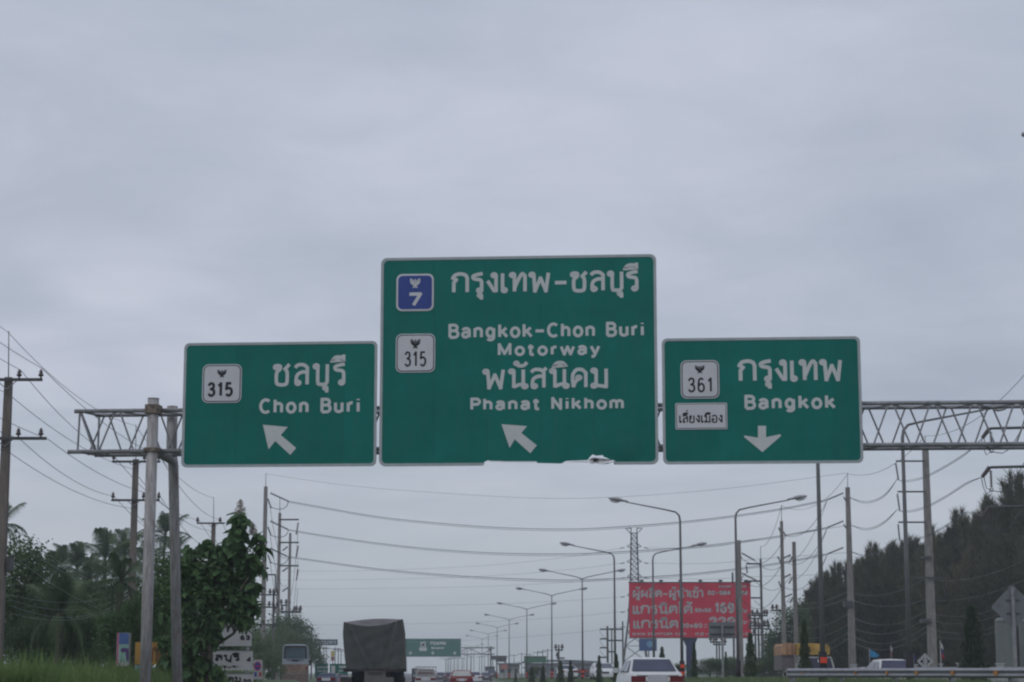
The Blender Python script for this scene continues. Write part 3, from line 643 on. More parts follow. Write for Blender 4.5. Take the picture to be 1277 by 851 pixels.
# centre sign, with its torn lower edge
cs, W, H, T = sign('motorway_sign', 'tallest green motorway sign in the middle with blue route 7 shield and torn lower edge', ((473.2, 322.5), (817.6, 316.8), (822.0, 579.3), (474.8, 582)), .14, .07)
def B(x, y): return (460 + x / 3.0405, 310 + y / 3.0405)
edge = [(0.0, .0), (T(598, 578)[0], .0), (T(603.5, 578)[0], .03), (T(604, 576)[0], .085), (T(609, 575)[0], .12), (T(611, 575)[0], .10), (T(640, 575)[0], .095), (T(669, 575.6)[0], .085), (T(670, 577)[0], .05), (T(700, 577.5)[0], .035), (T(706, 576)[0], .09),
        (T(733, 576)[0], .105), (T(735, 572)[0], .16), (T(739, 571.5)[0], .23), (T(743, 571.5)[0], .20), (T(752, 572)[0], .21), (T(764, 573.5)[0], .13), (T(768, 575)[0], .06), (T(772, 577)[0], .0)]
cut = lambda x: next((za + (zb - za) * (x - xa) / (xb - xa) for (xa, za), (xb, zb) in zip(edge, edge[1:]) if xa <= x <= xb), 0) if x <= edge[-1][0] else 0
def sheets(par, W, H, rad, splits, low=lambda x: 0, thick=.012):
    """sign face of separate sheets butted with a narrow joint; low(x) is the lower edge"""
    def rc(x):
        d = min(x, W - x); return rad - math.sqrt(max(0, rad ** 2 - (rad - d) ** 2)) if d < rad else 0
    ks = [0, .005, .019, .041, .07, .104, rad]; base_ = ks + [W - k for k in ks] + [x for x, z in edge if x < W]
    for a, b in zip([0] + splits, splits + [W]):
        a2 = a + (.0015 if a > 0 else 0); b2 = b - (.0015 if b < W else 0); xs_ = sorted(set([a2, b2] + [x for x in base_ if a2 < x < b2])); pm = MB()
        for xa, xb in zip(xs_, xs_[1:]):
            za, zb = max(low(xa), rc(xa)), max(low(xb), rc(xb)); pm.prism([(xa, za), (xb, zb), (xb, H - rc(xb)), (xa, H - rc(xa))], 0, thick)
        pm.build('panel', GREEN, par)
    for x in splits: MB().box(x - .04, x + .04, thick + .001, thick + .012, max(.05, low(x)) + .004, H - .06).build('joint_strip', SIGNBACK, par)
sheets(cs, W, H, .14, [T(541, 500)[0], T(608, 500)[0], T(675, 500)[0], T(739, 500)[0]], cut)
stiffeners(cs, W, (.5, 1.35, 2.3, 3.3, 4.1))
border(cs, W, H, .062, .14, BORDER, (T(603, 578)[0], T(766, 577)[0]))
# torn strips with a black sheet for shade in the tear, and the bare bent flap
fl = MB()
fx = lambda px, py: T(px, py)
def sheet(P, m, name, y0=-.02, lab=None):
    vs = [(T(px, py)[0], y0 - dy, T(px, py)[1]) for px, py, dy in P]
    b = MB(); n = len(vs); c = tuple(sum(v[i] for v in vs) / n for i in range(3)); b.add([c] + vs, [(0, i + 1, (i + 1) % n + 1) for i in range(n)])
    o = b.build(name, m, cs)
    if lab: o['label'] = lab
    return o
sheet([(734, 573.8, .0), (738, 571.8, .05), (742, 571.2, .07), (753, 572.6, .08), (765.5, 574.2, .03), (759, 576.6, .05), (748, 579.8, .09), (741, 577.8, .05), (739.5, 579.5, .04), (736, 578.4, .02)], ALU, 'bent_flap', lab='bare metal flap bent out of the torn lower edge')
sheet([(739, 574.5, .03), (741, 572.5, .07), (748, 573.2, .05), (744, 576.0, .09), (741, 576.6, .06)], BLACK, 'torn_strip_and_shade', -.03)  # black sheet put in as the shade of the cavity under the flap
sheet([(748, 579.9, .06), (762, 577.2, .02), (768, 574.6, .0), (767.5, 575.6, .02), (758, 579.3, .04)], SIGNBACK, 'torn_strip_and_shade', -.02)
sheet([(611, 575.0, .0), (640, 575.6, .015), (669, 576.4, .0), (669, 577.2, .02), (640, 576.9, .03), (612, 576.2, .02)], ALU, 'torn_strip_and_shade')
sheet([(703, 577.0, .0), (720, 575.8, .02), (733, 575.6, .02), (735, 577.2, .02), (722, 577.0, .03)], ALU, 'torn_strip_and_shade')
# broad dents in the sheet above the tear: shallow relief, same green
def dent(pxc, pyc, rx, ry, depth, m=GREEN):
    c = T(pxc, pyc); b = MB(); n = 22; rings = []
    for k_ in range(6):
        f = 1 - k_ / 5; hgt = depth * cos(f * pi / 2) ** 1.5
        rings.append([(c[0] + rx * f * cos(2 * pi * i / n) * (1 + .08 * sin(3 * i)), -.004 - hgt, max(.09, c[1] + ry * f * sin(2 * pi * i / n))) for i in range(n)])
    b.loft(rings, False); return b.build('dented_patch', m, cs, True)
dent(778, 560, .5, .30, .022)
text(cs, 'กรุงเทพ-ชลบุรี', B(312, 58), B(1027, 193), T, .080, WHITE, .12)
text(cs, 'Bangkok-Chon Buri', B(302, 286), B(1043, 346), T, .066, WHITE, .12)
text(cs, 'Motorway', B(489, 359), B(878, 415), T, .064, WHITE, .16)
text(cs, 'พนัสนิคม', B(430, 427), B(907, 532), T, .078, WHITE, .12)
text(cs, 'Phanat Nikhom', B(385, 566), B(967, 611), T, .064, WHITE, .14)
arrow(cs, [B(*p) for p in ((503, 667), (600, 674), (578, 700), (637, 747), (612, 777), (553, 724), (534, 757))], T, WHITE)
shield(cs, T, B(105, 98) + B(246, 237), BLUE, (SHW, SHW), '7', B(148, 168) + B(202, 222), B(158, 115) + B(194, 151), SHW, .075)
shield(cs, T, B(103, 325) + B(251, 470), SHW, (SHW, BLACK), '315', B(135, 391) + B(218, 449), B(160, 345) + B(194, 380), BLACK, .042)

ls_, W, H, T = sign('direction_sign', 'left green road sign reading Chon Buri with a white 315 shield', ((228.3, 428.2), (470.2, 425.4), (469.9, 581.7), (227.6, 583.2)), .12, .06)
def B(x, y): return (210 + x / 4.478, 410 + y / 4.478)
sheets(ls_, W, H, .12, [1.2, 2.4, 3.6]); stiffeners(ls_, W, (.4, 1.3, 2.2)); border(ls_, W, H, .060, .12, BORDER)
text(ls_, 'ชลบุรี', B(585, 140), B(993, 366), T, .078, WHITE, .17)
text(ls_, 'Chon Buri', B(508, 390), B(1068, 472), T, .068, WHITE, .14)
arrow(ls_, [B(*p) for p in ((528, 537), (667, 550), (628, 595), (714, 667), (681, 706), (597, 628), (560, 675))], T, WHITE)
shield(ls_, T, B(193, 201) + B(407, 414), SHW, (SHW, BLACK), '315', B(219, 300) + B(361, 382), B(277, 231) + B(323, 273), BLACK, .060)

rs, W, H, T = sign('direction_sign', 'right green road sign reading Bangkok with a 361 shield and a down arrow', ((824.6, 423), (1073, 419), (1076.3, 577.2), (827.4, 580)), .12, .06)
def B(x, y): return (815 + x / 4.478, 410 + y / 4.478)
sheets(rs, W, H, .12, [1.22, 2.44, 3.66]); stiffeners(rs, W, (.4, 1.3, 2.2)); border(rs, W, H, .060, .12, BORDER)
text(rs, 'กรุงเทพ', B(468, 172), B(1057, 342), T, .082, WHITE, .12)
text(rs, 'Bangkok', B(507, 370), B(1020, 466), T, .068, WHITE, .14)
arrow(rs, [B(*p) for p in ((583, 543), (628, 543), (628, 607), (708, 590), (712, 600), (608, 690), (505, 605), (508, 597), (583, 610))], T, WHITE)
shield(rs, T, B(150, 179) + B(369, 390), SHW, (SHW, BLACK), '361', B(190, 274) + B(326, 357), B(233, 207) + B(283, 250), BLACK, .042)
a = T(*B(121, 417)); b = T(*B(413, 562))
pl = MB().prism(rrect(a[0], b[1], b[0], a[1], .03), -.016, -.007).build('plate', SHW, rs)
MB().prism(rrect(a[0] + .02, b[1] + .02, b[0] - .02, a[1] - .02, .02), -.019, -.0165).build('plate_line', BLACK, pl)
MB().prism(rrect(a[0] + .032, b[1] + .032, b[0] - .032, a[1] - .032, .015), -.022, -.0195).build('plate_face', SHW, pl)
a = T(*B(142, 452)); b = T(*B(386, 527)); text_fit(pl, 'letter', BLACK, 'เลี่ยงเมือง', a[0], b[1], b[0], a[1], .030, to3, .018, .12)
for s_, zs in ((cs, None), (ls_, None), (rs, None)):
    pass
# hangers that hold each sign on the chords
def hangers(s_, us_, z0, z1):
    ox, oy, oz = s_.location
    base = (Vector(s_.location) - GP).dot(GE)
    for u in us_:
        MB().box(u - .03, u + .03, .092, .15, z0, z1).build('hanger', GALV, s_)
hangers(cs, (.5, 2.0, 4.0, 5.5), .2, 4.2); hangers(ls_, (.5, 2.1, 3.7), .2, 2.5); hangers(rs, (.5, 2.1, 3.8), .2, 2.5)

# ------------------------------------------------------------------ street lamps on the median
LH = 8.2        # bend height above the median
def make_lamp(sides, label, name='street_lamp'):
    t = thing(name, label, 'street lamp', (0, 0, 0), RY, 'street lamps along the median')
    if len(sides) == 1:
        s_ = sides[0]
        MB().tube([(0, 0, -.3), (0, 0, LH * .5), (0, 0, LH - .35), (s_ * .04, 0, LH - .1), (s_ * .2, 0, LH + .08)], [.085, .07, .055, .05, .045], 10).build('pole', LAMPM, t, True)
        MB().tube([(s_ * .2, 0, LH + .08), (s_ * .7, 0, LH + .2), (s_ * 2.7, 0, LH + .58)], [.042, .038, .03], 8).build('arm', LAMPM, t, True)
    else:
        MB().tube([(0, 0, -.3), (0, 0, LH * .5), (0, 0, LH)], [.085, .07, .05], 10).build('pole', LAMPM, t, True)
        for s_ in sides: MB().tube([(0, 0, LH - .02), (s_ * .5, 0, LH + .16), (s_ * 2.75, 0, LH + .62)], [.045, .038, .03], 8).build('arm', LAMPM, t, True)
    for s_ in sides:
        z = LH + .60; x0 = 2.6
        rings = []
        for (dx, hw, hz, dz) in ((0, .05, .05, 0), (.25, .07, .06, .05), (.38, .13, .09, .09), (.62, .17, .10, .13), (.85, .13, .07, .155), (.98, .04, .03, .165)):
            rings.append([(s_ * (x0 + dx), hw * cos(a_), z + dz + hz * sin(a_)) for a_ in [2 * pi * i / 10 for i in range(10)]])
        h = MB().loft(rings).build('lamp_head', HEAD, t, True)
        rings = []
        for (dx, hw, hz, dz) in ((.42, .05, .03, .02), (.6, .12, .05, .01), (.8, .10, .045, .05), (.92, .03, .02, .10)):
            rings.append([(s_ * (x0 + dx), hw * cos(a_), z + dz - .03 + hz * sin(a_)) for a_ in [2 * pi * i / 10 for i in range(10)]])
        MB().loft(rings).build('lens', LENS, h, True)
    sl = MB().tube([(0, 0, -.2), (0, 0, .95)], .13, 14).build('sleeve', BLACK, t, True)
    for z in ((.25, .60) if sides != (1,) else ()): MB().box(-.10, .10, -.155, -.11, z, z + .18).build('reflector', ORANGE, sl)
    return t
row1 = [(1022, 62.5, 'orange-banded street lamp post rising behind the right green sign'), (848, 0, 'left-armed street lamp just right of the white car'), (766, 0, 'left-armed street lamp directly behind the left flank of the white car')]
row2 = [(1125, 532, 'right-armed street lamp whose arm crosses the truss at right'), (917, 637, 'right-armed street lamp against the right end of the billboard'), (814, 690, 'right-armed street lamp against the left part of the billboard')]
med0 = .55
def lamp_at(proto, px, py, label, first, D=None):
    if D is None:
        D = solve_D(px, py, LH + med0)
        for _ in range(4):
            p = at(px, py, D); D = solve_D(px, py, LH + gz(p.x, p.y))
    p = at(px, py if py else 700, D); z = gz(p.x, p.y)
    if first: proto.location = (p.x, p.y, z); proto['label'] = label; return proto
    return dup(proto, (p.x, p.y, z), RY, label)
La = make_lamp((-1,), ''); Lb = make_lamp((1,), ''); Lc = make_lamp((-1, 1), '')
lamp_at(La, 848, 641, row1[1][2], True); lamp_at(La, 766, 692, row1[2][2], False)
lamp_at(La, 1020.5, 600, row1[0][2], False, 62.5)
nx = at(1271, 170, 30.7).x + 3.58
q = dup(La, (nx, 30.7, 9.47 - LH - .77), RY, 'nearest street lamp, only its lamp tip showing at the right edge')
lamp_at(Lb, 917, 638, row2[1][2], True); lamp_at(Lb, 814, 692, row2[2][2], False); lamp_at(Lb, 1125, 533, row2[0][2], False)
ords = ['nearest two-armed street lamp, between the billboard and the cypresses', 'second two-armed street lamp from the billboard', 'third two-armed street lamp from the billboard', 'fourth two-armed street lamp from the billboard', 'fifth two-armed street lamp from the billboard', 'sixth two-armed street lamp from the billboard', 'seventh two-armed street lamp from the billboard']
for i, (px, py) in enumerate(((726, 722), (688, 743), (657, 760), (635, 773), (620, 783), (609, 791), (601, 797))): lamp_at(Lc, px, py, ords[i], i == 0)
for i in range(14):
    D = 560 + i * 48; X = XU(13.6, D)
    o = dup(Lc, (X, D, gz(X, D)), RY, 'tiny far street lamp in the row under the distant green sign')
# ------------------------------------------------------------------ utility poles
def ins_string(mb, a, b, r=.13, n=9):
    a, b = Vector(a), Vector(b); pts = []; rs = []
    for i in range(n):
        t = (i + .5) / n
        for dt, rr in ((-.34 / n, .35), (-.1 / n, 1), (.1 / n, 1), (.34 / n, .35)):
            pts.append(a.lerp(b, t + dt)); rs.append(r * rr)
    return mb.tube([a] + pts + [b], [r * .3] + rs + [r * .3], 7)
def pin_ins(mb, p, h=.28, r=.08):
    x, y, z = p
    mb.tube([(x, y, z), (x, y, z + h * .25), (x, y, z + h * .3), (x, y, z + h * .5), (x, y, z + h * .55), (x, y, z + h * .78), (x, y, z + h * .8), (x, y, z + h)], [r * .35, r * .35, r, r, r * .6, r * .85, r * .5, r * .4], 8)
def pole_px(label, px, pytop, D, wtop, wbot, m=CONC, spike=None, arms=(), strings=(), name='utility_pole', group='concrete utility poles', lean=0, square=True, boxes=()):
    """everything is measured in photo pixels on the upright plane at distance D through the pole"""
    top = at(px, pytop, D); bx = top.x; gz_ = gz(bx, D); s = D / F
    t = thing(name, label, 'utility pole', (bx, D, gz_), 0, group)
    off = (bx, D, gz_)
    def L3(x, y, dy=0): p = at(x, y, D); return (p.x - bx, dy, p.z - gz_)
    H = top.z - gz_
    mb = MB(); rb, rt = wbot * s / 2, wtop * s / 2
    n = 4 if square else 10
    k_ = 1.30 if square else 1.0
    mb.tube([(lean, 0, -.5), (lean * .5, 0, H * .5), (0, 0, H)], [rb * k_, (rb + rt) / 2 * k_, rt * k_], n); mb.build('pole', m, t, not square)
    if spike:
        q = L3(px, spike); MB().tube([(0, 0, H - .3), (q[0], 0, q[2])], [max(.02, .5 * s), max(.012, .32 * s)], 6).build('lightning_rod', DARKM, t)
    for (py, x0, x1, inss, kind, br) in arms:
        a = L3(x0, py); b = L3(x1, py); th = max(.045, .95 * s)
        o = MB().box(a[0], b[0], -rb - 2 * th, -rb, a[2] - th, a[2] + th).build('crossarm', DARKM if kind != 'c' else CONCD, t)
        for ix in inss:
            p = L3(ix, py); mb = MB()
            if kind in ('p', 'c'): pin_ins(mb, (p[0], -rb - th, p[2] + th * .5), max(.30, 9.5 * s if D < 120 else 7 * s), max(.08, 2.3 * s))
            else: ins_string(mb, (p[0], -rb - th, p[2] - th), (p[0] + .1, -rb - th, p[2] - 22 * s), 1.9 * s)
            mb.build('insulator', INS, t, True)
        if br:
            for sg in (-1, 1):
                if (sg < 0 and x0 < px - 4) or (sg > 0 and x1 > px + 4):
                    MB().tube([(sg * 0, -rb, a[2] - br * s), (sg * br * s, -rb - th, a[2] - th)], .012 + .15 * s, 5).build('arm_brace', GALV, t)
    for (x0, y0, x1, y1) in strings:
        mb = MB(); ins_string(mb, L3(x0, y0), L3(x1, y1), max(.1, 1.35 * s)); mb.build('insulator', INS, t, True)
    for (x0, y0, x1, y1) in boxes:
        a = L3(x0, y0); b = L3(x1, y1); MB().box(a[0], b[0], -rb - .15, rb, b[2], a[2]).build('bracket', DARKM, t)
    return t
# left distribution line
PA = pole_px('brown concrete utility pole at the left edge with two crossarms and a tall rod', 11, 471, 62, 9.5, 15, CONCB, 413,
        [(475, -34, 55, (26, 53), 'p', 12), (548, -34, 60, (25, 53), 'p', 10)], square=True, boxes=((12, 695, 15, 712),), lean=-.02)
pole_px('brown utility pole rising behind the left gantry post, between the palms', 169.5, 573, 86, 7, 9.5, CONCB, 530, [(576.5, 141, 201, (143, 181, 199), 'p', 7), (624.5, 140, 200, (142, 180, 199), 'p', 7)])
pole_px('utility pole showing its crossarm above the big-leaved tree', 266.5, 652, 124, 5, 6.5, CONCB, 620, [(653, 246, 281, (247, 275), 'p', 6)])
# high voltage line, left
pole_px('tallest pale pole of the left trio, with strings of insulators reaching right', 331.5, 607, 229, 4.6, 6.4, CONC, 590, (), ((337, 615, 360, 625.5), (337, 650, 359, 660.5), (337, 684, 358, 694), (334, 622, 338, 634), (334, 657, 338, 668), (334, 692, 338, 703)), group='tall power line poles')
pole_px('middle pole of the left trio with three horizontal arms on its right side', 349, 640, 268, 3.6, 5, CONC, 620, [(648.5, 349, 373, (), 's', 0), (677, 349, 373, (), 's', 0), (706, 349, 373, (), 's', 0)], ((372, 652, 369.5, 667), (372, 681, 369.5, 695), (372, 710, 369.5, 724), (352, 687, 359, 682), (352, 713, 359, 708), (352, 738, 359, 733)), group='tall power line poles')
pole_px('shortest pole of the left trio, nearest the parked bus', 362, 665, 307, 3, 4.4, CONC, None, [(763, 340, 376, (343, 352, 370, 375), 'p', 0)], (), group='tall power line poles')
pole_px('thin grey pole close to the left of the tallest pole, behind the tree', 327.8, 712, 300, 2.3, 3, CONCD, None, [(717, 328, 345, (344,), 's', 0)], group='tall power line poles')
pole_px('dark distribution pole with stacked crossarms behind the left trio', 341.5, 735, 210, 2.6, 3.4, CONCD, None, [(742, 318, 346, (337, 341.5, 346), 'p', 0), (757.5, 318, 347, (336, 341, 346), 'p', 0), (779, 312, 348, (), 's', 0)])
pole_px('small distribution pole with pin insulators right of the middle tall pole', 357, 754, 330, 1.6, 2, CONCD, None, [(755, 350, 362, (351, 357, 361), 'p', 0), (764, 350, 376, (367, 374), 'p', 0)])
pole_px('far dark pole with two square brackets above the bus', 389, 783, 300, 1.6, 2, CONCD, None, [(783, 378, 389, (), 's', 0), (797, 380, 389, (), 's', 0)])
# right side
pole_px('grey pole with two long insulator strings standing against the right of the billboard', 921.5, 674, 178, 4.2, 6.4, CONC, None, (), ((925, 690, 941, 699), (925, 715, 943, 724), (922, 692, 925, 696), (922, 718, 925, 722)), group='tall power line poles')
pole_px('slim pole with square side brackets right of the billboard', 948.5, 697, 215, 2.6, 3.6, CONCD, 681, [(703.5, 930, 948, (), 's', 0), (725, 930, 948, (), 's', 0), (746, 936, 948, (), 's', 0), (768, 936, 957, (938, 944, 953, 956), 'p', 0), (781, 934, 957, (936, 942, 953), 'p', 0)], ((930.5, 705, 932, 715),), group='tall power line poles')
pole_px('tall pale pole with a rod, third from the tree line', 974.5, 650, 186, 3.8, 6, CONC, 630, [(761.5, 962, 974, (963, 968), 'p', 0)], ((971, 658, 975, 667), (975, 661, 980, 668), (970, 694, 974, 703), (971, 725, 974, 733), (976, 697, 986, 692), (976, 722, 986, 716), (976, 746, 988, 741)), group='tall power line poles')
pole_px('thicker bare pole standing beside the pole with a rod', 990, 676, 196, 4.4, 6, CONC, None, (), ((984, 702, 988, 695), (984, 728, 988, 720), (985, 752, 989, 745)), group='tall power line poles')
pole_px('tall pale pole with insulator strings in front of the dark casuarinas', 1057, 608, 190, 5.4, 9.5, CONC, 590, (), ((1031.5, 623.5, 1052, 615), (1032, 658, 1052, 650), (1032, 691, 1052, 683), (1058, 618, 1061, 622), (1058, 651, 1061, 655), (1052, 620, 1055, 625), (1052, 654, 1055, 659)), boxes=((1052, 750, 1063, 757),), group='tall power line poles')
pole_px('widest pale pole with three arms holding insulators on its left', 1154, 562, 165, 7.5, 11.5, CONC, 543, [(576, 1116, 1153, (), 's', 0), (614, 1118, 1153, (), 's', 0), (652, 1119, 1153, (), 's', 0), (721, 1136, 1176, (1176,), 's', 0)], ((1117, 578, 1120.5, 599), (1119, 616, 1122, 637), (1120, 654, 1122, 674)), boxes=((1148, 772, 1160, 777), (1149, 694, 1160, 697)), group='tall power line poles')
# near tall pole just outside the frame, arms reaching in
NP = at(1322, 500, 127); ng = gz(NP.x, 127)
npl = thing('utility_pole', 'dark steel arms with hanging insulators reaching in at the right edge', 'utility pole', (NP.x, 127, ng), 0, 'tall power line poles')
def nL(x, y, dy=0): p = at(x, y, 127); return (p.x - NP.x, dy, p.z - ng)
MB().tube([(0, 0, -.5), (0, 0, 21)], [.42, .24], 4).build('pole', CONC, npl)
for py in (534.5, 583, 632.5):
    ar = MB().tube([nL(1322, py - 2), nL(1236, py), nL(1233, py + 1)], [.1, .085, .08], 6).build('crossarm', DARKM, npl)
    MB().tube([nL(1234, py), nL(1225, py + 12)], [.14, .12], 6).build('end_bracket', INS, ar)
    MB().box(nL(1263, 0)[0], nL(1272, 0)[0], -.12, .12, nL(0, py)[2] + .03, nL(0, py)[2] + .22).build('clamp', DARKM, ar)
    mb = MB(); ins_string(mb, nL(1235.5, py + 4), nL(1236.5, py + 25), .105, 8); mb.build('insulator', INS, npl, True)
    MB().tube([nL(1236.5 + 2.2 * cos(a_), py + 28 + 2.2 * sin(a_)) for a_ in [2 * pi * i / 10 for i in range(11)]], .03, 5).build('ring', DARKM, npl)
    MB().tube([nL(1224, py + 13), nL(1226, py + 24), nL(1230, py + 33), nL(1236, py + 29), nL(1250, py + 31), nL(1260, py + 25), nL(1270, py + 8), nL(1277, py - 6)], .028, 5).build('jumper_cable', DARKM, npl)
    MB().tube([nL(1227, py + 12), nL(1230, py + 26), nL(1236, py + 28)], .028, 5).build('jumper_cable', DARKM, npl)
# distribution cluster by the billboard and further out
for (lb, px, pt, D, w, ar) in (
    ('dark distribution pole in the cluster right of the billboard, the leftmost', 941.5, 771, 260, 2.2, [(771.5, 932, 948, (934, 941, 947), 'p', 0), (784, 932, 950, (935, 947), 'p', 0)]),
    ('dark distribution pole with double crossarms in the cluster right of the billboard', 945.5, 771, 275, 2.2, [(780, 938, 958, (940, 957), 'p', 0), (792, 938, 956, (940, 950), 'p', 0)]),
    ('thin dark pole at the right end of the distribution cluster by the round tree', 960.8, 784, 280, 1.8, [(784.5, 948, 961, (950, 958), 'p', 0)]),
    ('short distribution pole under the billboard beside its blue column', 893.5, 797, 300, 1.8, [(801, 885, 901, (886, 893, 900), 'p', 0)]),
    ('second short distribution pole under the billboard', 896.8, 800, 320, 1.8, [(804, 889, 905, (890, 904), 'p', 0)]),
    ('dark pole with side loops left of the white car lamp', 757.5, 781, 330, 2.6, [(785, 748, 757, (), 's', 0), (797, 748, 757, (), 's', 0), (808, 748, 757, (), 's', 0), (820, 748, 757, (), 's', 0)]),
    ('thin pole joined by brackets to the dark looped pole', 762.8, 786, 330, 1.6, [(785, 758, 768, (), 's', 0), (799, 758, 768, (), 's', 0), (813, 758, 768, (), 's', 0)]),
    ('tall thin pole right of the looped poles, in front of the pylon legs', 776.5, 775, 330, 2.0, [(785, 768, 777, (), 's', 0), (799, 768, 777, (), 's', 0)]),
    ('lone dark pole with short arms left of the tallest cypress', 696.8, 804, 330, 2.0, [(811, 692, 702, (693, 701), 'p', 0), (821, 694, 704, (695,), 'p', 0)]),
    ('pole behind the billboard showing above its top edge', 913.5, 714, 330, 2.4, [])):
    pole_px(lb, px, pt, D, w, w * 1.2, CONCD, None, ar, group='far distribution poles')
# loops of cable beside the dark looped pole
for i, py in enumerate((785, 797, 808)):
    pts_ = [at(748 + t_ * 0 + 8.5 * (t_ ** 2), py + 1 + 11 * t_, 330) for t_ in [j / 8 for j in range(9)]]
    o = MB().tube(pts_, .035, 4, False).build('slack_cable', WIREM); tag(o, ('upper', 'middle', 'lower')[i] + ' slack cable loop hanging from the dark looped pole', 'cable')
far = [(683.0, 809, 400), (676.8, 811, 430), (670.3, 812, 460), (660.5, 815, 500), (650.5, 814, 520), (641, 816, 560), (647, 825, 600), (631, 818, 640), (591, 814, 620), (587, 818, 660), (582, 816, 700), (577, 820, 700), (571, 819, 700), (566.5, 820, 700), (562, 820, 760), (559, 821, 760), (556, 821, 800), (598, 818, 640), (604, 817, 640), (609, 815, 640), (404, 806, 420), (398, 806, 450), (407, 807, 470), (418, 807, 400), (422, 808, 420), (425.5, 810, 430)]
proto = None
for i, (px, pt, D) in enumerate(far):
    p = at(px, pt, D); g_ = gz(p.x, p.y); h = p.z - g_
    side = 'behind the far green signs at left' if px < 430 else ('under the distant green sign' if px < 615 else 'beyond the grey warehouse')
    if proto is None:
        proto = thing('utility_pole', '', 'utility pole', (0, 0, 0), 0, 'faint far poles'); MB().tube([(0, 0, -.05), (0, 0, 1)], [.13, .09], 6).build('pole', CONCD, proto)
        MB().box(-1.1, 1.1, -.2, -.1, .93, .95).build('crossarm', CONCD, proto); t = proto; t.location = (p.x, p.y, g_)
    else: t = dup(proto, (p.x, p.y, g_))
    t.scale = (1, 1, h); t['label'] = 'faint thin far pole ' + side; t['group'] = 'faint far poles ' + side

# ------------------------------------------------------------------ wires
def wire(pts_, r, label, group, m=WIREM, cat='power line', n=4, steps=5):
    """pts_: (px, py, D); a smooth run through them, each point set in space"""
    P = [at(*p) for p in pts_]
    out = []
    Q = [P[0] * 2 - P[1]] + P + [P[-1] * 2 - P[-2]]
    for i in range(1, len(Q) - 2):
        for k_ in range(steps):
            t = k_ / steps; a, b, c, d = Q[i - 1], Q[i], Q[i + 1], Q[i + 2]
            out.append(.5 * ((2 * b) + (-a + c) * t + (2 * a - 5 * b + 4 * c - d) * t * t + (-a + 3 * b - 3 * c + d) * t ** 3))
    out.append(P[-1])
    o = MB().tube(out, r, n, False).build('power_line', m, None, True)
    return tag(o, label, cat, group)
def span(a, b, sag, r, label, group, m=WIREM, n=12):
    A, B_ = at(*a), at(*b)
    P = [A.lerp(B_, i / n) - Vector((0, 0, 4 * sag * (i / n) * (1 - i / n))) for i in range(n + 1)]
    return tag(MB().tube(P, r, 4, False).build('power_line', m, None, True), label, 'power line', group)
g1 = 'wires of the left roadside line'
ORD7 = ['first', 'second', 'third', 'fourth', 'fifth', 'sixth', 'seventh']
# left: camera side -> pole A -> pole B -> pole C -> trio
SH = Vector((SL * 27, -27, 0)); back = lambda q: pix(at(*q) + SH)
dup(PA, (PA.location.x + SH.x, PA.location.y + SH.y, PA.location.z), 0, 'nearest brown utility pole, standing left of the frame and feeding the wires at its edge')
span(back((9.5, 414, 62)), (9.5, 414, 62), .2, .008, 'thin top wire running off the left edge from the pole rod', g1)
span((9.5, 414, 62), (169, 531, 86), .5, .009, 'thin top wire between the rods of the two brown poles', g1)
span((169, 531, 86), (266, 621, 124), .6, .011, 'thin top wire passing behind the left sign post', g1)
for i, (a0, a, b, c, nm) in enumerate((((-60, 418, 40), (53, 460, 62), (199, 569, 86), (275, 648, 124), 'outer upper'), ((-60, 430, 40), (26, 462, 62), (143, 570, 86), (247, 648, 124), 'inner upper'),
        ((-70, 494, 38), (60, 548, 62), (199, 618, 86), (276, 690, 124), 'outer lower'), ((-70, 480, 38), (25, 548, 62), (142, 619, 86), (250, 690, 124), 'inner lower'), ((-70, 440, 38), (11, 492, 62), (165, 585, 86), (262, 662, 124), 'middle'),
        ((-70, 540, 38), (11, 564, 62), (163, 634, 86), (262, 700, 124), 'lowest'))):
    span(back(a), a, .3, .009, nm + ' wire from the left edge to the brown pole', g1)
    span(a, b, .32, .010, nm + ' wire between the two brown poles', g1)
    span(b, c, .6, .012, nm + ' wire behind the sign posts', g1)
    span(c, (341, 742 + 4 * i, 210), .9, .014, nm + ' wire from the far brown pole to the trio', g1)
for i, (a, b, s_) in enumerate((((12, 742, 62), (165, 735, 86), .55), ((12, 748, 62), (165, 738, 86), .75), ((12, 755, 62), (165, 742, 86), .9), ((12, 765, 62), (165, 748, 86), .7), ((13, 655, 62), (165, 742, 86), .5), ((13, 672, 62), (165, 752, 86), .3), ((16, 693, 62), (165, 770, 86), .5))):
    span(a, b, s_ * .7, .008, ORD7[i] + ' pale drooping cable from the top, in front of the palms', 'pale cables in front of the palms', WIREL)
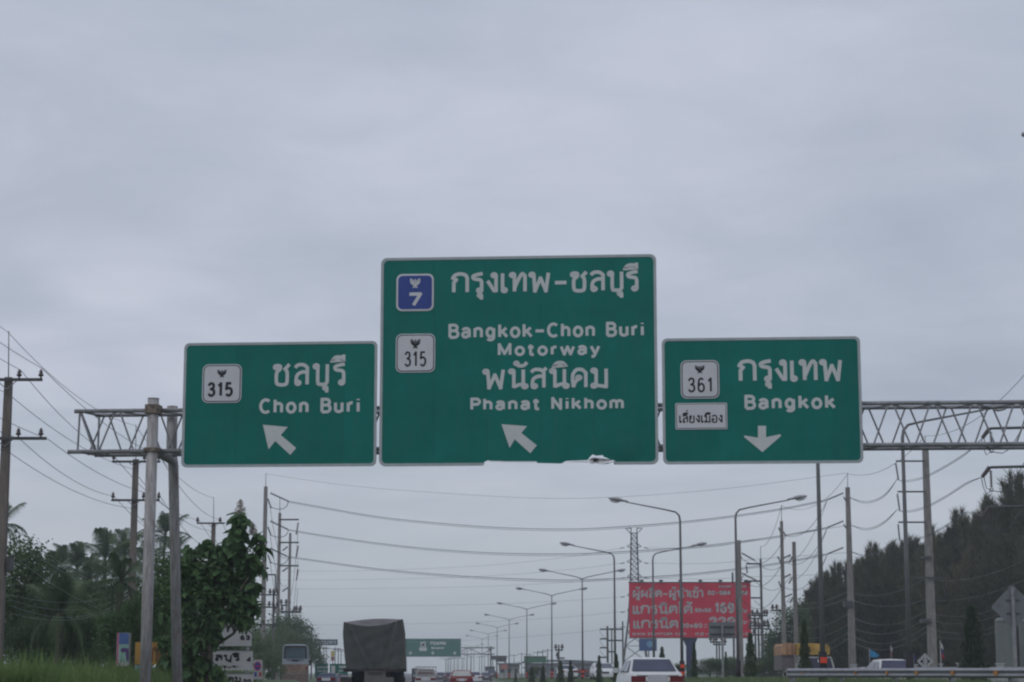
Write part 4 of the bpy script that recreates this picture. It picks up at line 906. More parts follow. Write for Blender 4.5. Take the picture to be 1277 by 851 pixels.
# big crossing spans, left trio to right pole
cross = [((360, 625.3, 229), (400, 632.5, 226), (470, 644.5, 220), (540, 652, 214), (620, 658, 208), (700, 660, 203), (760, 658, 199), (860, 650, 195), (960, 637, 192), (1031.5, 623.5, 190)),
         ((359, 660.5, 229), (400, 667.5, 226), (470, 677.5, 220), (540, 685, 214), (620, 690, 208), (700, 691, 203), (760, 689, 199), (860, 682.5, 195), (960, 670.5, 192), (1032, 658, 190)),
         ((358, 694, 229), (400, 700, 226), (470, 709.5, 220), (540, 716, 214), (620, 721, 208), (700, 723.5, 203), (760, 722, 199), (860, 716, 195), (960, 704, 192), (1032, 691, 190))]
for i, c in enumerate(cross):
    nm = ('top', 'middle', 'bottom')[i]
    wire(c, .040, nm + ' heavy cable sagging right across the road', 'heavy cables across the road')
    wire([(a, b + 2.2 - .9 * abs(k_ - 5) / 5, d) for k_, (a, b, d) in enumerate(c)], .026, nm + ' twin of the heavy cable across the road', 'heavy cables across the road')
    # jumper loops at the left poles
    y = (615, 650, 684)[i]
    wire([(360, y + 10.5, 229), (357, y + 17, 229), (351, y + 20, 229), (343, y + 19.5, 229), (337, y + 17, 229)], .05, nm + ' jumper loop beside the tallest left pole', 'jumper loops')
    span((337, y + 18, 229), (357, y + 80, 262), 2, .03, nm + ' slack cable behind the left trio', 'slack cables at the left trio')
    span((371.5, y + 50, 268), (362, y + 128, 307), 2, .035, nm + ' cable from the middle pole arm', 'slack cables at the left trio')
wire([(331, 591, 229), (420, 604, 226), (520, 613, 215), (700, 622, 205), (880, 612, 196), (1057, 590, 190)], .018, 'faint shield wire above the heavy cables', 'heavy cables across the road', WIREL)
# faint lines from the pylon to the left
for i, (ya, yb) in enumerate(((683.5, 713), (702.4, 724), (721, 735), (744.5, 757), (763, 780), (782, 803))):
    wire([(776, ya, 450), (700, ya + (yb - ya) * .42, 470), (580, ya + (yb - ya) * .8, 520), (420, yb - .5, 560), (300, yb - 1, 600), (230, yb - 3, 640)], .036, 'faint line running left from the pylon, number %s from its top' % ('one', 'two', 'three', 'four', 'five', 'six')[i], 'faint lines from the pylon', WIREL)
for i, (ya, yb) in enumerate(((683.5, 655), (702.4, 689), (721, 716))):
    wire([(808, ya, 450), (880, ya + 2 + (yb - ya) * .1, 380), (950, ya + (yb - ya) * .4, 320), (1060, yb, 260)], .035, 'faint line running right from the pylon, %s' % ('upper', 'middle', 'lower')[i], 'faint lines from the pylon', WIREL)
# right hand spans
gr = 'wires of the right roadside line'
for i, (ya, y1, yb) in enumerate(((621.5, 599.5, 547), (655, 637.5, 595), (688, 674, 644))):
    nm = ('upper', 'middle', 'lower')[i]
    for dd, tw in ((0, ''), (1.8, 'twin ')):
        wire([(1061, ya, 190), (1076, ya + 4 + dd, 184), (1090, ya + 2.5 + dd, 178), (1105, ya - 6 + dd, 171), (1119, y1 - 2, 165)], .024, nm + ' ' + tw + 'span from the casuarina pole to the armed pole', gr)
        wire([(1120.5, y1, 165), (1135, y1 - .5 + dd, 160), (1155, y1 - 6 + dd, 152), (1180, y1 - 19 + dd, 144), (1205, y1 - 35 + dd, 135), (1225, yb, 127)], .021, nm + ' ' + tw + 'span from the armed pole to the right edge arms', gr)
span((1057, 591, 190), (1154, 544, 165), 1.2, .02, 'thin rod-to-rod wire at right', gr); span((1154, 544, 165), (1300, 440, 127), 1.4, .02, 'thin rod wire leaving over the right edge', gr)
for i in range(3):
    a = ((980, 668, 186), (977, 700, 186), (976, 731, 186))[i]; b = ((1031.5, 624, 190), (1032, 658, 190), (1032, 691, 190))[i]
    span((921, 693 + 25 * i, 178), a, 1.6, .024, ('upper', 'middle', 'lower')[i] + ' span from the billboard pole to the rod pole', gr)
    span(a, b, 1.5 if i else 1.2, .024, ('upper', 'middle', 'lower')[i] + ' span from the rod pole to the casuarina pole', gr)
    span(b, (988, 700 + 25 * i, 196), 1.0, .02, ('upper', 'middle', 'lower')[i] + ' slack lead down to the thicker bare pole', gr)
    span((941, 699 + 25 * i, 178), (986, 693 + 26 * i, 196), 1.1, .022, ('upper', 'middle', 'lower')[i] + ' low lead between billboard pole and thicker pole', gr)
    span((930, 715 + 22 * i, 215), (880, 735 + 18 * i, 330), 1.2, .04, ('upper', 'middle', 'lower')[i] + ' lead going back past the billboard', gr)
span((948.5, 682, 215), (974.5, 631, 186), 1, .02, 'thin wire joining the two pole rods', gr)
span((974.5, 631, 186), (1057, 591, 190), 1.5, .02, 'thin wire from the rod pole to the casuarina pole rod', gr)
for i, (ya, yb, s_) in enumerate(((744, 716, .6), (752, 742, .5), (772, 757, .8), (785, 766, .8), (795, 776, .9), (803, 783, .9))):
    span((974, ya + 4, 186), (1057, ya - 6, 150), s_, .014, ORD7[i] + ' pale low cable from the top, left of the casuarina pole', 'pale low cables at right', WIREL)
    span((1057, ya - 6, 150), (1154, yb + 6, 118), s_, .011, ORD7[i] + ' pale low cable from the top, between the casuarina pole and the widest pole', 'pale low cables at right', WIREL)
    span((1154, yb + 6, 118), (1300, yb - 30, 95), s_, .009, ORD7[i] + ' pale low cable from the top, right of the widest pole', 'pale low cables at right', WIREL)

# ------------------------------------------------------------------ pylon
def pylon():
    D = 450; c = at(791, 700, D); g_ = gz(c.x, D); s = D / F
    t = thing('pylon', 'lattice steel transmission pylon rising behind the red billboard', 'pylon', (c.x, D, g_))
    H = at(791, 659, D).z - g_
    zf = lambda py: at(791, py, D).z - g_
    prof = [(0, 17 * s), (zf(772), 8 * s), (zf(727), 5 * s), (zf(666), 3.6 * s), (zf(664), 3.6 * s)]
    def hw(z):
        for (a, wa), (b, wb) in zip(prof, prof[1:]):
            if z <= b: return wa + (wb - wa) * (z - a) / max(1e-6, b - a)
        return prof[-1][1]
    zs = [0, 3.5, 7, 10, 12.5] + [12.5 + 1.15 * i for i in range(1, 60)]; zs = [z for z in zs if z < zf(665)] + [zf(665)]
    for sx, sy in ((-1, -1), (1, -1), (1, 1), (-1, 1)):
        MB().tube([(sx * hw(z), sy * hw(z), z) for z, _ in prof[:4]] , .13, 5).build('leg', DARKM, t)
    lb = MB()
    for a, b in zip(zs, zs[1:]):
        wa, wb = hw(a), hw(b)
        for (p, q) in (((-1, -1), (1, -1)), ((1, -1), (1, 1)), ((1, 1), (-1, 1)), ((-1, 1), (-1, -1))):
            lb.tube([(p[0] * wa, p[1] * wa, a), (q[0] * wb, q[1] * wb, b)], .062, 4, False); lb.tube([(q[0] * wa, q[1] * wa, a), (p[0] * wb, p[1] * wb, b)], .062, 4, False)
            lb.tube([(p[0] * wb, p[1] * wb, b), (q[0] * wb, q[1] * wb, b)], .05, 4, False)
    tag(lb.build('lattice', DARKM, t), kind='stuff')
    zt = zf(659); w = hw(zf(665))
    cr = MB()
    for sx in (-1, 1):
        for sy in (-1, 1):
            cr.tube([(sx * w, sy * w, zf(666)), (sx * 10.5 * s, 0, zt)], .08, 4); cr.tube([(sx * w, sy * w, zt), (sx * 10.5 * s, 0, zt)], .08, 4)
            cr.tube([(sx * w, sy * w, zt), (sx * w, sy * w, zf(666))], .08, 4)
    cr.build('crown_frame', DARKM, t)
    for py in (683, 702, 720.5, 744, 763, 782):
        z = zf(py); w = hw(z); mb = MB()
        for sx in (-1, 1):
            for sy in (-1, 1):
                mb.tube([(sx * w, sy * w, z), (sx * 9 * s, 0, z + .2)], .08, 4); mb.tube([(sx * w, sy * w, z + 4.5 * s), (sx * 9 * s, 0, z + .25)], .07, 4)
        mb.build('crossarm', DARKM, t)
        for sx in (-1, 1):
            mb = MB(); ins_string(mb, (sx * 12 * s, 0, z), (sx * 17.5 * s, 0, z - .2), .16, 8); mb.build('insulator', INS, t)
pylon()
# ------------------------------------------------------------------ roadside boards and signs
def board_thing(name, label, cat, corners, D, group=None, rz=0, base=None):
    """upright board given by pixel box (x0,y0,x1,y1) at distance D; returns thing, W, H, z0, mapping"""
    a = at(corners[0], corners[3], D); b = at(corners[2], corners[1], D); g_ = gz((a.x + b.x) / 2, D)
    t = thing(name, label, cat, ((a.x + b.x) / 2, D, g_), rz, group)
    W, H = b.x - a.x, b.z - a.z
    def T(px, py):
        p = at(px, py, D); return (p.x - t.location.x, p.z - g_)
    return t, W, H, a.z - g_, T
def btext(par, txt, x0, y0, x1, y1, T, w, m=WHITE, d=0.03, sp=.12):
    a = T(x0, y0); b = T(x1, y1)
    text_fit(par, 'letter', m, txt, a[0], b[1], b[0], a[1], w, lambda x, z, dd: (x, -d - dd * 6, z), 0, sp)
# billboard
t, W, H, z0, T = board_thing('billboard', 'huge red billboard with white Thai lettering on a dark blue column', 'billboard', (785, 727, 936, 795), 300)
def bb(x, y): return (780 + x / 7.739, 715 + y / 7.739)
nP = 6
for i in range(nP):
    xa = -W / 2 + W * i / nP; xb = xa + W / nP
    MB().box(xa + .012, xb - .012, 0, .12, z0, z0 + H).build('panel', BRED, t)
MB().box(-W / 2, W / 2, .12, .5, z0 + .1, z0 + H - .1).build('backing', DARKM, t)
for z in (z0 - .14, z0 + H): MB().box(-W / 2 - .1, W / 2 + .1, -.03, .5, z, z + .13).build('frame', CHAS, t)
c0 = T(853, 790); c1 = T(868, 790); cm = T(861, 790)[0]
MB().tube([(cm, .9, -.6), (cm, .9, z0 - 1.2), (cm, .9, z0 + .4), (cm, .9, z0 + H * .55)], [.62, .62, .66, .6], 18).build('column', BLUEC, t, True)
MB().loft([[(cm - .62, .4, z0 - 1.2), (cm + .62, .4, z0 - 1.2), (cm + .62, 1.4, z0 - 1.2), (cm - .62, 1.4, z0 - 1.2)], [(cm - 1.05, .3, z0 - .2), (cm + 1.05, .3, z0 - .2), (cm + 1.05, 1.5, z0 - .2), (cm - 1.05, 1.5, z0 - .2)], [(cm - 1.05, .3, z0 + .7), (cm + 1.05, .3, z0 + .7), (cm + 1.05, 1.5, z0 + .7), (cm - 1.05, 1.5, z0 + .7)]]).build('column_head', BLUEC, t)
for px in (800, 824, 848, 873, 898, 930):
    x = T(px, 727)[0]; f = MB().box(x - .1, x + .1, -.5, .3, z0 + H + .13, z0 + H + .2).build('floodlight', DARKM, t)
    MB().box(x - .28, x + .28, -.75, -.4, z0 + H + .16, z0 + H + .42).build('lamp_box', DARKM, f)
wt = .30
for args in (('ผู้ผลิต-ผู้นำเข้า', 70, 128, 752, 262, .24), ('02-984', 792, 168, 1018, 212, .19), ('80', 1112, 168, 1180, 212, .19), ('แกรนิตโต้', 68, 270, 655, 398, .28), ('60x60', 670, 336, 828, 378, .17), (':', 838, 340, 852, 378, .18),
             ('169', 858, 282, 1050, 388, .36), ('.-/', 1100, 340, 1142, 386, .14), ('ม²', 1140, 350, 1178, 384, .12), ('แกรนิต', 74, 424, 508, 538, .28), ('80x80', 532, 482, 744, 530, .2), ('=', 756, 490, 792, 524, .14), ('229', 805, 420, 1060, 522, .36), ('.-/', 1100, 450, 1140, 496, .14), ('ม²', 1140, 458, 1178, 492, .12),
             ('www.stonntak.com', 62, 566, 585, 600, .13), ('02-548-3700', 672, 572, 1190, 600, .12), ('ขายราคา', 900, 118, 1028, 140, .10), ('นำเข้า', 1108, 112, 1170, 140, .10)):
    s_, x0, y0, x1, y1, w = args
    btext(t, s_, *bb(x0, y0), *bb(x1, y1), T, w, BOARDW, .01, .1)
# small blue board below
t, W, H, z0, T = board_thing('small_sign', 'small blue board under the left end of the red billboard', 'sign', (797, 795, 819, 812), 330)
MB().box(-W / 2, W / 2, 0, .15, z0, z0 + H * .88).build('board', BSIGN, t); MB().box(-W / 2, W / 2, 0, .15, z0 + H * .88, z0 + H).build('top_strip', BOARDW, t)
MB().prism([(T(801.5, 0)[0] + .55 * cos(a_), z0 + H * .5 + .55 * sin(a_)) for a_ in [2 * pi * i / 14 for i in range(14)]], -.03, -.01).build('round_mark', mat('pale_blue_mark', (.15, .3, .5)), t)
MB().tube([(T(800, 0)[0], .1, 0), (T(800, 0)[0], .1, z0)], .1, 6).build('post', DARKM, t); MB().tube([(W * .35, .1, 0), (W * .35, .1, z0)], .1, 6).build('post', DARKM, t)
# grey sign seen from its back
t, W, H, z0, T = board_thing('road_sign', 'grey back of a rectangular road sign on one post in front of the billboard', 'road sign', (884, 776, 917, 796.5), 92)
MB().prism(rrect(-W / 2, z0, W / 2, z0 + H, .06), .03, .045).build('panel', SIGNBACK, t)
for z in (z0 + H * .28, z0 + H * .72): MB().box(-W / 2 + .06, W / 2 - .06, -.02, .028, z - .025, z + .025).build('rail', DARKM, t)
MB().tube([(0, -.06, -.3), (0, -.06, z0 + H * .8)], .055, 8).build('post', GALV, t)
# diamond warning signs
def diamond(label, cx_, cy_, r, D, m, holes=False, pt=None):
    c = at(cx_, cy_, D); g_ = gz(c.x, D); s = r * D / F; t = thing('warning_sign', label, 'road sign', (c.x, D, g_)); zc_ = c.z - g_
    b = MB(); P = []
    for k_ in range(4):
        a_ = pi / 2 * k_ + pi / 2
        for da in (-.07, 0, .07): P.append((s * .97 * cos(a_ + da) * (1 if da == 0 else .985), zc_ + s * .97 * sin(a_ + da) * (1 if da == 0 else .985)))
    b.prism(P, .04, .055).build('panel', m, t)
    MB().tube([(0, 0, -.4), (0, 0, zc_ + s * .86)], max(.035, 2.4 * D / F) if not holes else .05, 10).build('post', BOARDW if holes else GALV, t)
    for z in (-.3, .3): MB().box(-.3 * s, .3 * s, .01, .038, zc_ + z * s - .02, zc_ + z * s + .02).build('bracket', DARKM, t)
    if holes:
        for sg in (-1, 1): MB().prism([(sg * s * .42 + .06 * cos(a_) * 1.2, zc_ + .06 * sin(a_) * 1.2) for a_ in [2 * pi * i / 8 for i in range(8)]], .03, .038).build('dark_spot', BLACK, t)
    return t
diamond('large grey back of a diamond warning sign on a pale post at the right edge', 1263.5, 757, 27, 66, SIGNBACK)
diamond('small white diamond sign with two dark spots behind the guardrail', 1154, 825, 10, 100, BOARDW, True)
# white distance boards at left, three stacked panels
D = 70
t, W, H, z0, T = board_thing('distance_sign', 'three stacked white distance boards with black Thai place names, half hidden by leaves', 'road sign', (196, 748, 316, 872), D)
for i, (ya, yb) in enumerate(((748, 806), (811, 836), (839.5, 872))):
    a = T(196, yb); b = T(316 - (2 - i) * .6, ya)
    p_ = MB().box(a[0], b[0], 0, .03, a[1], b[1]).build('board', BOARDW, t)
    MB().box(a[0], b[0], -.012, .0, b[1] - .03, b[1]).build('edge', SIGNBACK, p_)
for px in (206, 262, 309): x = T(px, 800)[0]; MB().box(x - .05, x + .05, .032, .12, -.2, z0 + H).build('post', GALV, t)
def d_(x, y): return (270 + x / 10.508, 770 + y / 10.508)
K = [('กรุงเทพ', (225, 771), (294.5, 795.5), .062), ('63', d_(312, 235), d_(440, 300), .05), ('ชลบุรี', d_(-150, 455), d_(305, 600), .062), ('4', d_(395, 520), d_(458, 590), .05), ('CHONBURI', d_(-160, 632), d_(285, 666), .030), ('พนัสนิคม', d_(-260, 750), d_(320, 858), .058), ('20', d_(345, 808), d_(455, 870), .05)]
for s_, p, q, w in K: btext(t, s_, p[0], p[1], q[0], q[1], T, w, BLACK, .006)
# no parking plate
t, W, H, z0, T = board_thing('parking_sign', 'small white plate with red and blue no parking roundel beside the distance boards', 'road sign', (316, 823, 327.5, 847.5), 66)
MB().prism(rrect(-W / 2, z0, W / 2, z0 + H, .03), 0, .015).build('plate', BOARDW, t)
c = T(321.2, 830.8); R_ = 4.4 * 66 / F
circ = lambda r, n=24: [(c[0] + r * cos(2 * pi * i / n), c[1] + r * 1.28 * sin(2 * pi * i / n)) for i in range(n)]
MB().prism(circ(R_), -.006, -.001).build('roundel_ring', mat('roundel_red', (.42, .04, .07)), t); MB().prism(circ(R_ * .78), -.012, -.007).build('roundel', mat('roundel_blue', (.05, .06, .30)), t)
mb = MB(); mb.prism([(c[0] - R_ * .6, c[1] - R_ * .25), (c[0] + R_ * .6, c[1] - R_ * .25), (c[0] + R_ * .6, c[1] + R_ * .1), (c[0] - R_ * .6, c[1] + R_ * .1)], -.018, -.013); mb.build('red_bar', MATS['roundel_red'], t)
for px_, m_ in ((318.8, MATS['roundel_blue']), (324.6, MATS['roundel_red'])): q = T(px_, 841); MB().box(q[0] - .035, q[0] + .035, -.012, -.001, q[1] - .07, q[1] + .07).build('arrow_mark', m_, t)
MB().tube([(0, .05, -.3), (0, .05, z0 + H)], .035, 8).build('post', GALV, t)
# posters behind the left post
t, W, H, z0, T = board_thing('poster_board', 'pink-edged poster board with blue and purple print behind the verge grass', 'poster', (145.5, 789.5, 161.5, 831), 57)
MB().box(-W / 2, W / 2, 0, .04, z0, z0 + H).build('board', BOARDW, t)
def pb(x0, y0, x1, y1, m, d=.004, n='printed_area'): a = T(x0, y1); b = T(x1, y0); MB().box(a[0], b[0], -d - .006, -d, a[1], b[1]).build(n, m, t)
pb(145.5, 789.5, 148.2, 829, PINK, .004, 'edge_strip'); pb(148.4, 789.8, 160.8, 803.5, PBLUE); pb(148.6, 803.8, 160.4, 825.6, PGREEN)
a = T(150, 812); poly = [T(*p) for p in ((150, 811), (153, 808), (160.3, 809), (160.3, 824), (157.5, 824), (157, 813), (152, 814))]
MB().prism(poly, -.018, -.012).build('printed_figure', PURP, t)
for sx in (-1, 1): MB().box(sx * W / 2 - .03, sx * W / 2 + .03, .045, .1, -.2, z0 + H).build('post', GALV, t)
t, W, H, z0, T = board_thing('yellow_banner', 'long yellow shop banner behind the two gantry posts', 'banner', (168, 801, 240, 829), 60.5)
MB().box(-W / 2, W / 2, 0, .05, z0, z0 + H).build('banner_sheet', YELB, t)
btext(t, 'ขายบ้าน'.replace('บ้าน', 'บาน'), 180, 806, 238, 828, T, .12, mat('banner_brown', (.16, .07, .02)), .006)
for sx in (-.5, 0, .5): MB().box(sx * W * .98 - .03, sx * W * .98 + .03, .055, .10, -.2, z0 + H).build('post', GALV, t)
t, W, H, z0, T = board_thing('small_banner', 'small light blue board under the left end of the yellow banner', 'banner', (169, 830.5, 180, 841), 59)
MB().box(-W / 2, W / 2, 0, .05, z0, z0 + H).build('board', mat('light_blue_board', (.2, .42, .6)), t); MB().box(-.04, .04, .055, .1, -.2, z0 + H).build('post', GALV, t)
t, W, H, z0, T = board_thing('yellow_sign', 'dull yellow board glimpsed through leaves above the white distance boards', 'sign', (232, 758, 314, 792), 78)
MB().box(-W / 2, W / 2, 0, .05, z0, z0 + H).build('board', mat('dull_yellow_board', (.26, .17, .03), var=.35), t)
for sx in (-.45, .45): MB().box(sx * W - .04, sx * W + .04, .055, .13, -.2, z0 + H).build('post', GALV, t)

# distant gantry over the road
D = 560
a = at(503, 819, D); b = at(616, 796, D); g_ = gz(b.x, D)
t = thing('sign_gantry', 'far grey lattice gantry across the road holding the distant green sign', 'gantry', (a.x, D, g_))
zz = lambda py: at(560, py, D).z - g_
xx = lambda px: at(px, 810, D).x - a.x
x0 = xx(484); x1 = xx(617)
for py in (808, 816): MB().tube([(x0, .3, zz(py)), (x1, .3, zz(py))], .13, 6).build('chord', DARKM, t)
for i in range(8):
    u0 = x0 + (x1 - x0) * i / 8; u1 = x0 + (x1 - x0) * (i + 1) / 8
    MB().tube([(u0, .3, zz(808)), (u1, .3, zz(816))] if i % 2 == 0 else [(u0, .3, zz(816)), (u1, .3, zz(808))], .09, 5).build('brace', DARKM, t)
MB().tube([(xx(612), .6, -.3), (xx(612), .6, zz(806))], .22, 8).build('post', DARKM, t); MB().tube([(xx(488), .6, -.3), (xx(488), .6, zz(806))], .22, 8).build('post', DARKM, t)
MB().tube([(xx(606), .3, zz(807)), (xx(610), .4, zz(809)), (xx(612), .5, zz(814))], .15, 6).build('knee_brace', DARKM, t)
t, W, H, z0, T = board_thing('direction_sign', 'distant wide green sign with a white crest and three small down arrows', 'road sign', (500, 796.5, 575, 819.5), 558)
MB().box(-W / 2, W / 2, 0, .12, z0, z0 + H).build('panel', FGREEN, t)
for r_ in ((-W / 2, W / 2, z0, z0 + .12), (-W / 2, W / 2, z0 + H - .12, z0 + H), (W / 2 - .12, W / 2, z0, z0 + H)): MB().box(r_[0], r_[1], -.03, -.004, r_[2], r_[3]).build('edge', BORDER, t)
def fd(x, y): return (500 + x / 9.12, 785 + y / 9.12)
btext(t, 'กรุงเทพ', *fd(332, 140), *fd(512, 190), T, .27, WHITE, .02); btext(t, 'Bangkok', *fd(345, 200), *fd(495, 228), T, .2, WHITE, .02)
def fbox(x0, y0, x1, y1, m, n): a = T(*fd(x0, y1)); b = T(*fd(x1, y0)); MB().box(a[0], b[0], -.05, -.01, a[1], b[1]).build(n, m, t)
fbox(222, 142, 282, 200, WHITE, 'shield'); fbox(208, 206, 294, 245, WHITE, 'plate'); fbox(235, 160, 268, 192, SIGNBACK, 'shield_print')
for cx_ in (108, 362, 612):
    P = [T(*fd(cx_ + x, y)) for x, y in ((-6, 250), (6, 250), (6, 268), (26, 262), (0, 292), (-26, 262), (-6, 268))]; MB().prism(P, -.05, -.01).build('arrow', WHITE, t)
# the two green signs and the shop board at left
def house_sign(label, box, D, gable):
    t, W, H, z0, T = board_thing('direction_sign', label, 'road sign', box, D)
    P = [(-W / 2, z0), (W / 2, z0), (W / 2, z0 + H)] + ([(W * .28, z0 + H), (W * .12, z0 + H + W * .16), (-W * .2, z0 + H + W * .16), (-W * .36, z0 + H)] if gable else []) + [(-W / 2, z0 + H)]
    MB().prism(P[:3] + P[-1:], 0, .08).build('panel', FGREEN, t)
    if gable: MB().prism(P[3:7], 0, .08).build('gable', TEALD, t)
    x0, y0, x1, y1 = box
    btext(t, 'ชลบุรี' if gable else 'กรุงเทพ', x0 + (x1 - x0) * (.18 if gable else .5), y0 + 2.5, x1 - 1, y0 + 6.5, T, .08, WHITE, .006); btext(t, 'Chon Buri' if gable else 'Bangkok', x0 + (x1 - x0) * (.18 if gable else .5), y0 + 7.6, x1 - 1, y0 + 10, T, .06, WHITE, .006)
    if not gable: a = T(x0 + 2, y0 + 11.5); b = T(x0 + 7, y0 + 2.5); MB().box(a[0], b[0], -.03, -.01, a[1], b[1]).build('shield', WHITE, t)
    c = T((x0 + x1) / 2, y0 + 15); w = (x1 - x0) * D / F * .09
    MB().prism([(c[0] - w, c[1] + w * 1.6), (c[0] + w, c[1] + w * 1.6), (c[0] + w, c[1]), (c[0] + w * 2.4, c[1]), (c[0], c[1] - w * 2), (c[0] - w * 2.4, c[1]), (c[0] - w, c[1])], -.03, -.01).build('arrow', WHITE, t)
    for sx in (-.3, .3): MB().tube([(sx * W, .14, -.3), (sx * W, .14, z0 + H)], .07, 6).build('post', GALV, t)
house_sign('small green sign with a gabled top between the bus and the tarpaulin truck', (392.5, 828, 409, 846), 260, True)
house_sign('small green sign half hidden by the left side of the tarpaulin truck', (411, 828, 434, 845), 260, False)
t, W, H, z0, T = board_thing('shop_sign', 'blue-grey shop board on a single post left of the tarpaulin truck', 'sign', (392.2, 797.5, 421, 805), 270)
MB().box(-W / 2, W / 2, 0, .2, z0, z0 + H).build('board', mat('shop_board_bluegrey', (.10, .15, .18)), t)
btext(t, 'BUMRUNG'.replace('G', 'O') if False else 'กรมทาง'.replace('ทาง', 'ทา'), 394.5, 799.3, 418.5, 803.8, T, .11, WHITE, .01)
MB().tube([(T(411.3, 0)[0], .1, -.3), (T(411.3, 0)[0], .1, z0)], .13, 8).build('post', CONCD, t)
t, W, H, z0, T = board_thing('shop_sign', 'small yellow and white upright sign under the blue-grey shop board', 'sign', (412.6, 812, 417, 824), 280)
MB().box(-W / 2, W / 2, 0, .1, z0 + H * .45, z0 + H).build('board', mat('pale_yellow_board', (.55, .45, .15)), t); MB().box(-W / 2, W / 2, 0, .1, z0, z0 + H * .4).build('lower_board', mat('dull_red_board', (.3, .12, .12)), t); MB().tube([(0, .15, -.3), (0, .15, z0 + H)], .06, 6).build('post', CONCD, t)
for lb, box, D, m in (('dark shop board beyond the far gantry post', (612.5, 818.5, 632, 823), 420, DARKM), ('lower dark board at the right of the far gantry post', (605, 832, 617, 837), 400, DARKM), ('dark board above the white shop front', (618, 821, 631, 825.5), 380, DARKM), ('green board above the grey warehouse yard', (653.5, 819.3, 681.5, 826.5), 300, mat('dull_green_board', (.06, .17, .11)))):
    t, W, H, z0, T = board_thing('shop_sign', lb, 'sign', box, D)
    MB().box(-W / 2, W / 2, 0, .2, z0, z0 + H).build('board', m, t); MB().box(-W / 2 - .05, W / 2 + .05, -.04, .24, z0 + H, z0 + H + .1).build('edge', CONCD, t)
    for sx in (-.4, .4): MB().tube([(sx * W, .15, -.3), (sx * W, .15, z0)], .1, 6).build('post', CONCD, t)

# ------------------------------------------------------------------ far buildings
def building(name, label, box, D, wall, roofm, roofk='flat', wins=4, depth=10):
    x0, y0, x1, y1 = box; a = at(x0, y1, D); b = at(x1, y0, D); g_ = gz((a.x + b.x) / 2, D)
    t = thing(name, label, 'building', ((a.x + b.x) / 2, D, g_)); W = b.x - a.x; H = b.z - g_
    hw = H * (.62 if roofk == 'gable' else .9)
    MB().box(-W / 2, W / 2, 0, depth, -.5, hw).build('wall', wall, t)
    if roofk == 'gable': MB().prism([(-W / 2 - .3, hw), (W / 2 + .3, hw), (0, H)], -.4, depth + .4).build('roof', roofm, t)
    elif roofk == 'arc':
        P = [(-W / 2 - .5 + (W + 1) * i / 12, hw + .01 + (H - hw) * sin(pi * i / 12)) for i in range(13)]; P += [(x, z + .35) for x, z in P[::-1]]; MB().prism(P, -1.2, depth).build('roof', roofm, t)
    else: MB().box(-W / 2 - .4, W / 2 + .4, -.8, depth, hw, H).build('roof', roofm, t)
    for i in range(wins):
        x = -W / 2 + W * (i + .5) / wins; w = W / wins * .3
        f = MB().box(x - w, x + w, -.05, -.005, hw * .35, hw * .75).build('window', BOARDW, t); MB().box(x - w * .85, x + w * .85, -.09, -.055, hw * .39, hw * .71).build('pane', WINDK, f)
    MB().box(-W * .06, W * .06, -.04, -.004, 0, hw * .3).build('door', WINDK, t)
    return t
building('warehouse', 'long grey warehouse with a curved sheet roof behind the median cypresses', (655, 825, 742, 845), 430, WALLG, ROOFG, 'arc', 9, 25)
building('warehouse', 'second grey shed with a stepped flat roof above the red-roofed kiosk', (700, 826, 737, 845), 400, WALLG, ROOFG, 'flat', 5, 18)
building('kiosk', 'small kiosk with a dull red gable roof between two median lamps', (715.5, 833.5, 737.5, 845), 260, WALLW, ROOFR, 'gable', 2, 5)
building('shop_building', 'pale shop front with a pinkish board left of the warehouse', (622, 827, 648, 848), 360, WALLW, ROOFG, 'flat', 3, 10)
t, W, H, z0, T = board_thing('shop_sign', 'faded pink board on the pale shop front', 'sign', (624.5, 829, 633, 834.5), 350)
MB().box(-W / 2, W / 2, 0, .15, z0, z0 + H).build('board', mat('faded_pink_board', (.42, .16, .15)), t); MB().tube([(0, .2, -.3), (0, .2, z0 + H)], .06, 6).build('post', CONCD, t)
building('shop_building', 'low grey building under the warehouse roof at left', (655, 832, 680, 846), 320, WALLG, ROOFG, 'flat', 4, 8)
building('house', 'low dark hut left of the tan load truck on the far side', (953, 820, 975, 838), 200, mat('dark_hut_wall', (.06, .06, .07)), DARKM, 'flat', 2, 6)

